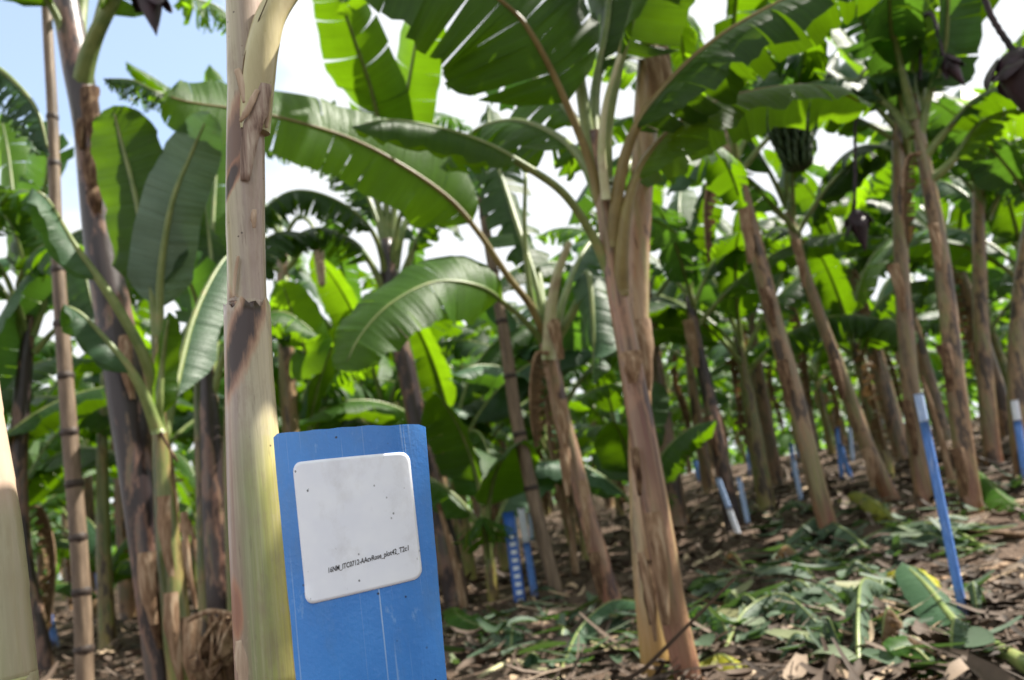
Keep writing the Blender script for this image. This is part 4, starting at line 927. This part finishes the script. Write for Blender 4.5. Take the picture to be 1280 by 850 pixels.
def frag(mb,rg,x,y,Ln,w,lift,nseg=3,curl=1.0,yawbias=None):
    a=rg.random()*6.28 if yawbias is None else rg.gauss(yawbias,.5); D=Vector((math.cos(a),math.sin(a),rg.uniform(-.15,.3))); Sd=Vector((-math.sin(a),math.cos(a),rg.uniform(-.4,.4))).normalized()
    z=ter(x,y)+lift; cu=rg.uniform(-1,1)*curl; ids=[]; c=rg.uniform(.1,.5)*curl
    for i in range(nseg+1):
        t=i/nseg; p=Vector((x,y,z))+D*Ln*(t-.5)+Vector((0,0,cu*Ln*.35*(t-.5)**2*4*.5+.01))+Sd*(.15*Ln*cu*t*t)
        ww=w*(.25+.75*math.sin(math.pi*(t*.8+.12)))
        ids.append([mb.vert(p+Sd*ww*s+Vector((0,0,c*ww*abs(s))),(t*Ln,s*ww+.5)) for s in (-1,0,1)])
    for i in range(nseg):
        for j in range(2): mb.face(ids[i][j],ids[i+1][j],ids[i+1][j+1],ids[i][j+1])
rg=random.Random(12); mb=MB()
for k in range(21000):
    y=1.6+(rg.random()**1.5)*20; x=rg.uniform(-.72,.78)*y*1.05
    s=(1 if y<8 else 1.4); q=rg.random(); cl_=noise.noise(Vector((x*1.3,y*1.3,4)))
    if cl_<-.25 and q>.35: continue
    if q<.62: frag(mb,rg,x,y,rg.uniform(.02,.09)*s,rg.uniform(.004,.016)*s,rg.uniform(0,.03))
    elif q<.85: frag(mb,rg,x,y,rg.lognormvariate(-1.9,.5)*s,rg.uniform(.010,.040)*s,rg.uniform(0,.05),4,1.4)
    else: frag(mb,rg,x,y,rg.uniform(.2,.7)*s,rg.uniform(.003,.014)*s,rg.uniform(.01,.06),6,.7)
for k in range(260):
    y=2.2+(rg.random()**1.4)*13; x=rg.uniform(-.7,.76)*y
    frag(mb,rg,x,y,rg.uniform(.18,.55),rg.uniform(.012,.038),rg.uniform(.01,.06),8,2.0)
M_litter=island_mat('litter',[(.0,(.02,.013,.009)),(.4,(.07,.045,.03)),(.7,(.14,.10,.075)),(.86,(.22,.17,.135)),(.95,(.42,.30,.19)),(1,(.60,.46,.32))],rough=.75)
o=mb.build('leaf_litter',M_litter); tag(o,'brown and grey crumbled dry banana leaf litter covering the soil','leaf litter',kind='stuff')
# lumps of soil/rotting stem
# green clippings
def gpt(px,py): return ground_at(px,py)
rg=random.Random(77); mb=MB()
zones=[(860,1240,750,850,85),(560,860,775,850,70),(940,1230,635,705,110),(560,780,745,790,20),(880,1120,705,780,80),(1180,1280,590,640,14),(60,300,790,850,4)]
for x0,x1,y0,y1,cnt in zones:
    for k in range(cnt):
        p=gpt(rg.uniform(x0,x1),rg.uniform(y0,y1)); s=p.y/3.3
        frag(mb,rg,p.x,p.y,rg.uniform(.08,.42)*min(s,1.3),rg.lognormvariate(-3.9,.55)*min(s,1.3),rg.uniform(.01,.09),6,1.0)
M_clip=island_mat('clippings',[(.0,(.03,.06,.03)),(.4,(.07,.11,.065)),(.7,(.12,.16,.12)),(.9,(.17,.20,.11)),(1,(.25,.23,.10))],.15,(.12,.25,.04),.6,.3)
o=mb.build('green_clippings',M_clip); tag(o,'chopped green banana leaf scraps strewn over the ground','leaf scraps',kind='stuff')
# individual cut leaves
def cut_leaf(pix,width,seed,label,mat=M_leafcut,rib=M_rib,t0=.2,lift=.06,group=None,r0=.006,up=Vector((0,0,1)),**kw):
    pts=[]
    for q in pix:
        g=gpt(q[0],q[1]); l=q[2] if len(q)>2 else lift
        k=1-l/(CAMZ+.001-g.z+l) if False else 1
        pts.append(Vector((g.x,g.y,ter(g.x,g.y)+l)))
    o=empty('cut_leaf',Vector((pts[0].x,pts[0].y,ter(pts[0].x,pts[0].y))),label,'cut leaf',group)
    bl=add_leaf(o,pts,t0,width,seed,mat=mat,rib=rib,n=26,m=5,r0=r0,up=up,**kw); bl.name='leaf_blade'
    return o
cut_leaf([(1300,845,.03),(1240,818,.04),(1205,805,.05),(1170,775,.13),(1140,750,.2)],.22,1,'cut leaf with a thick yellow-green stalk, lying at the foot of the tall right-hand stake',t0=.45,fold=.1,r0=.02,mat=M_leafw,up=Vector((0,-1,1)))
cut_leaf([(1205,790,.0),(1180,770,.1),(1150,750,.18),(1115,745,.12)],.22,2,'mottled yellow leaf bent up behind the stalked cut leaf at lower right',mat=M_leafyel,fold=.4,tear=.5)
cut_leaf([(635,812,.02),(610,800,.05),(580,800,.12),(568,786,.16)],.20,3,'flat fresh green leaf piece right of the blue board, near the bottom edge',mat=M_leafb,t0=0,fold=.05,up=Vector((.2,-1,.8)),tip=.2)
cut_leaf([(700,850,.02),(730,815,.12),(770,800,.2),(810,800,.18),(835,800,.12)],.14,4,'long green leaf strip arching against the foot of the paired stems',mat=M_leafw,t0=0,fold=.3)
cut_leaf([(850,850,.01),(842,835,.08),(832,812,.2)],.13,5,'upright pointed green leaf piece in front of the paired stems',mat=M_leafb,t0=0,up=Vector((.3,-1,.2)),fold=.1)
cut_leaf([(935,738,.03),(910,738,.06),(885,745,.1),(862,750,.06)],.14,6,'bright green leaf piece lying just right of the paired stems',mat=M_leafb,t0=0,fold=.2,up=Vector((0,-1,1)))
cut_leaf([(1180,850,.02),(1150,840,.08),(1120,850,.1)],.15,7,'dark green leaf piece at the bottom edge, left of the stalked leaf',mat=M_leaf,t0=0,fold=.2,up=Vector((0,-1,.8)))
cut_leaf([(1085,690,.05),(1060,680,.12),(1025,668,.15),(985,690,.1),(960,710,.03)],.36,8,'large pale waxy leaf draped over the heap beside the first leaning trunk',t0=0,tear=.5,fold=.4)
cut_leaf([(1240,690,.02),(1180,672,.08),(1120,672,.1),(1060,690,.05)],.34,9,'long torn grey-green leaf stretched behind the tall right-hand stake',t0=.1,tear=.85,fold=.3,r0=.014)
cut_leaf([(905,830,.03),(940,800,.12),(990,790,.15),(1040,815,.05)],.24,10,'crumpled grey-green leaf with pale stalk right of the paired stems',t0=.15,tear=.7,fold=.5)
cut_leaf([(1075,850,.02),(1085,820,.14),(1095,790,.2),(1120,770,.12)],.17,11,'waxy leaf with a stout pale midrib in the lower right heap',t0=.1,fold=.6,tear=.5,r0=.008,mat=M_leafcut)
cut_leaf([(1020,735,.03),(1010,728,.1),(1003,722,.14)],.14,12,'small bright green leaf scrap standing up in the right-hand heap',mat=M_leafb,t0=0,up=Vector((0,-1,.2)))
cut_leaf([(1120,655,.02),(1100,648,.12),(1075,635,.16),(1050,640,.1)],.26,13,'yellow-green leaf at the foot of the thin dark trunk',mat=M_leafyel,t0=0,fold=.3,tear=.3)
cut_leaf([(1300,650,.02),(1260,635,.1),(1225,610,.15)],.3,14,'green leaf piece lying at the right edge beyond the stout trunk',mat=M_leafb,t0=0,fold=.3,tear=.3)
cut_leaf([(930,850,.02),(905,840,.06),(870,848,.04)],.14,15,'pale yellow-green leaf scrap at the bottom edge right of the paired stems',mat=M_leafyel,t0=0,fold=.2)
rg=random.Random(31)
for k in range(46):
    zx=zones[rg.choice([0,0,1,1,2,2,4,4])]; px=rg.uniform(zx[0],zx[1]); py=rg.uniform(zx[2],zx[3]); a=rg.random()*6.28; Lp=rg.uniform(25,70)
    q=[(px,py,.03),(px+math.cos(a)*Lp*.5,py+math.sin(a)*Lp*.12,rg.uniform(.06,.16)),(px+math.cos(a)*Lp,py+math.sin(a)*Lp*.25,rg.uniform(.02,.1))]
    q=[(x,min(max(y_,620),1000),l) for x,y_,l in q]
    cut_leaf(q,rg.uniform(.05,.15),500+k,'strewn piece of chopped banana leaf among the heaps on the right half of the ground',mat=rg.choice([M_leafcut,M_leafcut,M_leafw,M_leafcut,M_leafdry]),t0=0,tear=rg.choice([.2,.6,.9]),fold=rg.uniform(.1,.7),group='chopped leaf pieces in the heaps',tip=rg.uniform(.3,1))
# fallen stem pieces
M_fallen=stem_mat('stem_fallen',((.20,.11,.09),(.28,.19,.15),(.22,.20,.12)),(.4,.32,.22),(.06,.03,.03),.3)
def fallen(pix,r,label,mat=M_fallen,seed=1,flat=.6):
    pts=[]
    for q in pix:
        g=gpt(q[0],q[1]); pts.append(Vector((g.x,g.y,ter(g.x,g.y)+r*.6+(q[2] if len(q)>2 else 0))))
    mb=MB(); tube(mb,catmull(pts,20),[r*.8,r,r*1.05,r*.9],16,prof=sheath_prof(seed,.12),up=Vector((0,0,1)),flat=flat)
    o=mb.build('fallen_stem',mat,origin=pts[0]); tag(o,label,'fallen stem'); return o
fallen([(600,760),(640,750),(690,728),(740,705)],.045,'reddish split banana stem lying left of the leaning pinkish trunk',seed=4)
fallen([(545,800),(600,788),(650,785),(690,790)],.05,'thick purplish grey stem piece lying right of the blue board',seed=5)
fallen([(600,850),(640,832),(680,845),(700,860)],.025,'thin yellow-green stalk lying at the bottom edge right of the board',mat=M_petpale,seed=6)
fallen([(600,730),(625,715),(650,695)],.04,'tan dry stem piece beside the close pair of stakes',mat=M_drysheath,seed=7)
fallen([(870,712),(885,702),(900,692)],.04,'sunlit pale woody chunk lying right of the paired stems',mat=simple('pale_wood',[(.3,(.5,.38,.24)),(.7,(.7,.58,.40))],12),seed=8,flat=.5)
fallen([(1060,640),(1120,655),(1200,668),(1280,672)],.035,'long thin brown stem lying across the ground behind the tall right-hand stake',mat=M_driedclump,seed=9)
fallen([(1160,730),(1220,715),(1280,700)],.03,'bleached grey stem piece lying at the right edge',mat=M_drysheath,seed=10)
# dried leaf clump, bottom left
c=gpt(272,850); t=empty('dried_leaf_clump',Vector((c.x,c.y,ter(c.x,c.y))),'dark brown clump of dried hanging leaves left of the foreground stem','dry leaves'); t.location=(W(272,860,3.6).x,3.6,ter(W(272,860,3.6).x,3.6))
rg=random.Random(6)
for k in range(15):
    s=W(rg.uniform(262,300),rg.uniform(765,780),3.6); e=Vector((W(rg.uniform(240,305),850,3.6).x,3.6+rg.uniform(-.15,.15),t.location.z+.02)); mid=s.lerp(e,.35)+Vector((rg.uniform(-.06,.06),rg.uniform(-.1,.05),.05))
    add_leaf(t,[s,mid,s.lerp(e,.7)+Vector((rg.uniform(-.05,.05),0,0)),e],0,.14,700+k,mat=M_driedclump if k%3 else M_leafdry,rib=M_drysheath,tear=.4,fold=1.1,curl=.8,n=16,r0=.006,simple_mesh=True)
add_petiole(t,L3((235,775,3.6),(262,764,3.55),(290,768,3.5),(315,772,3.5)),.012,.01,mat=M_drysheath)
# thin dead strip hanging on left trunk
add_petiole(tB,L3((180,500,4.0),(190,520,3.98),(203,545,3.97),(222,577,3.96)),.012,.006,mat=M_driedclump,name='dead_strip')
# slanting dry stalks near centre (tan sunlit); the third is added as a trunk's sunlit flank
for k,(a,b_,lab) in enumerate([((548,630),(578,738),'tan dry stalk leaning on the foot of the fan-crowned trunk'),((700,600),(716,695),'thin sunlit dry stalk left of the leaning pinkish trunk'),((1152,470),(1184,582),'thin tan strip added as a sunlit trunk flank between the two right-hand trunks'),((236,650),(262,690),'forked dry stalk with pale tips behind the young green plant')]):
    dd=[7.2,8.0,8.0,6.5][k]; P=W(*a,dd); Q=W(*b_,dd); Q.z=ter(Q.x,dd)-.03
    mb=MB(); tube(mb,catmull([P,P.lerp(Q,.5)+Vector((.02,0,0)),Q],10),[.018,.03,.04],8); o=mb.build('dry_stalk',[M_drysheath],origin=Q); tag(o,lab,'dry stalk')
# ------------------------------------------------------------------ sky and sun
w=bpy.data.worlds.new('World'); S.world=w; w.use_nodes=True; nt=w.node_tree; nt.nodes.clear(); L=nt.links.new
SUN_AZ=R(74); SUN_EL=R(52)      # azimuth clockwise from +Y (ahead): sun to the right, a little ahead
sky=N(nt,'ShaderNodeTexSky'); sky.sky_type='NISHITA'; sky.sun_disc=False; sky.sun_elevation=SUN_EL; sky.sun_rotation=SUN_AZ; sky.air_density=1.0; sky.dust_density=1.0
tc=N(nt,'ShaderNodeTexCoord'); nz=noise_n(nt,tc.outputs['Generated'],2.6,5,.55,(1,1,1.6),(3.1,1.7,.4))
dt=N(nt,'ShaderNodeVectorMath',operation='DOT_PRODUCT'); L(tc.outputs['Generated'],dt.inputs[0]); dt.inputs[1].default_value=ray(-60,60).normalized()
op=mathn(nt,'ADD',mathn(nt,'MULTIPLY',dt.outputs['Value'],-1.0),mathn(nt,'MULTIPLY',nz,.25))      # a blue opening in the cloud to the left
cl=ramp(nt,mathn(nt,'ADD',op,1.0),[(.110,(.22,.22,.22)),(.145,(1,1,1))]); skc=mixc(nt,1.0,sky.outputs[0],(2.6,2.6,2.5),'MULTIPLY'); col=mixc(nt,cl,skc,(8.5,8.8,9.1))
bg=N(nt,'ShaderNodeBackground'); bg.inputs[1].default_value=.051; L(col,bg.inputs[0]); ow=N(nt,'ShaderNodeOutputWorld'); L(bg.outputs[0],ow.inputs[0])
sl=bpy.data.lights.new('sun','SUN'); sl.energy=5.0; sl.angle=R(.5); sl.color=(1,.94,.84); so=bpy.data.objects.new('sun',sl); COL.objects.link(so)
sd=Vector((math.sin(SUN_AZ)*math.cos(SUN_EL),math.cos(SUN_AZ)*math.cos(SUN_EL),math.sin(SUN_EL))); so.rotation_euler=sd.to_track_quat('Z','Y').to_euler()
S.view_settings.view_transform='Standard'; S.view_settings.look='None'; S.view_settings.gamma=1; S.view_settings.exposure=1.45
S.cycles.use_denoising=True; S.cycles.max_bounces=8; S.cycles.diffuse_bounces=2; S.cycles.transmission_bounces=4; S.cycles.glossy_bounces=2
S.cycles.sample_clamp_indirect=8
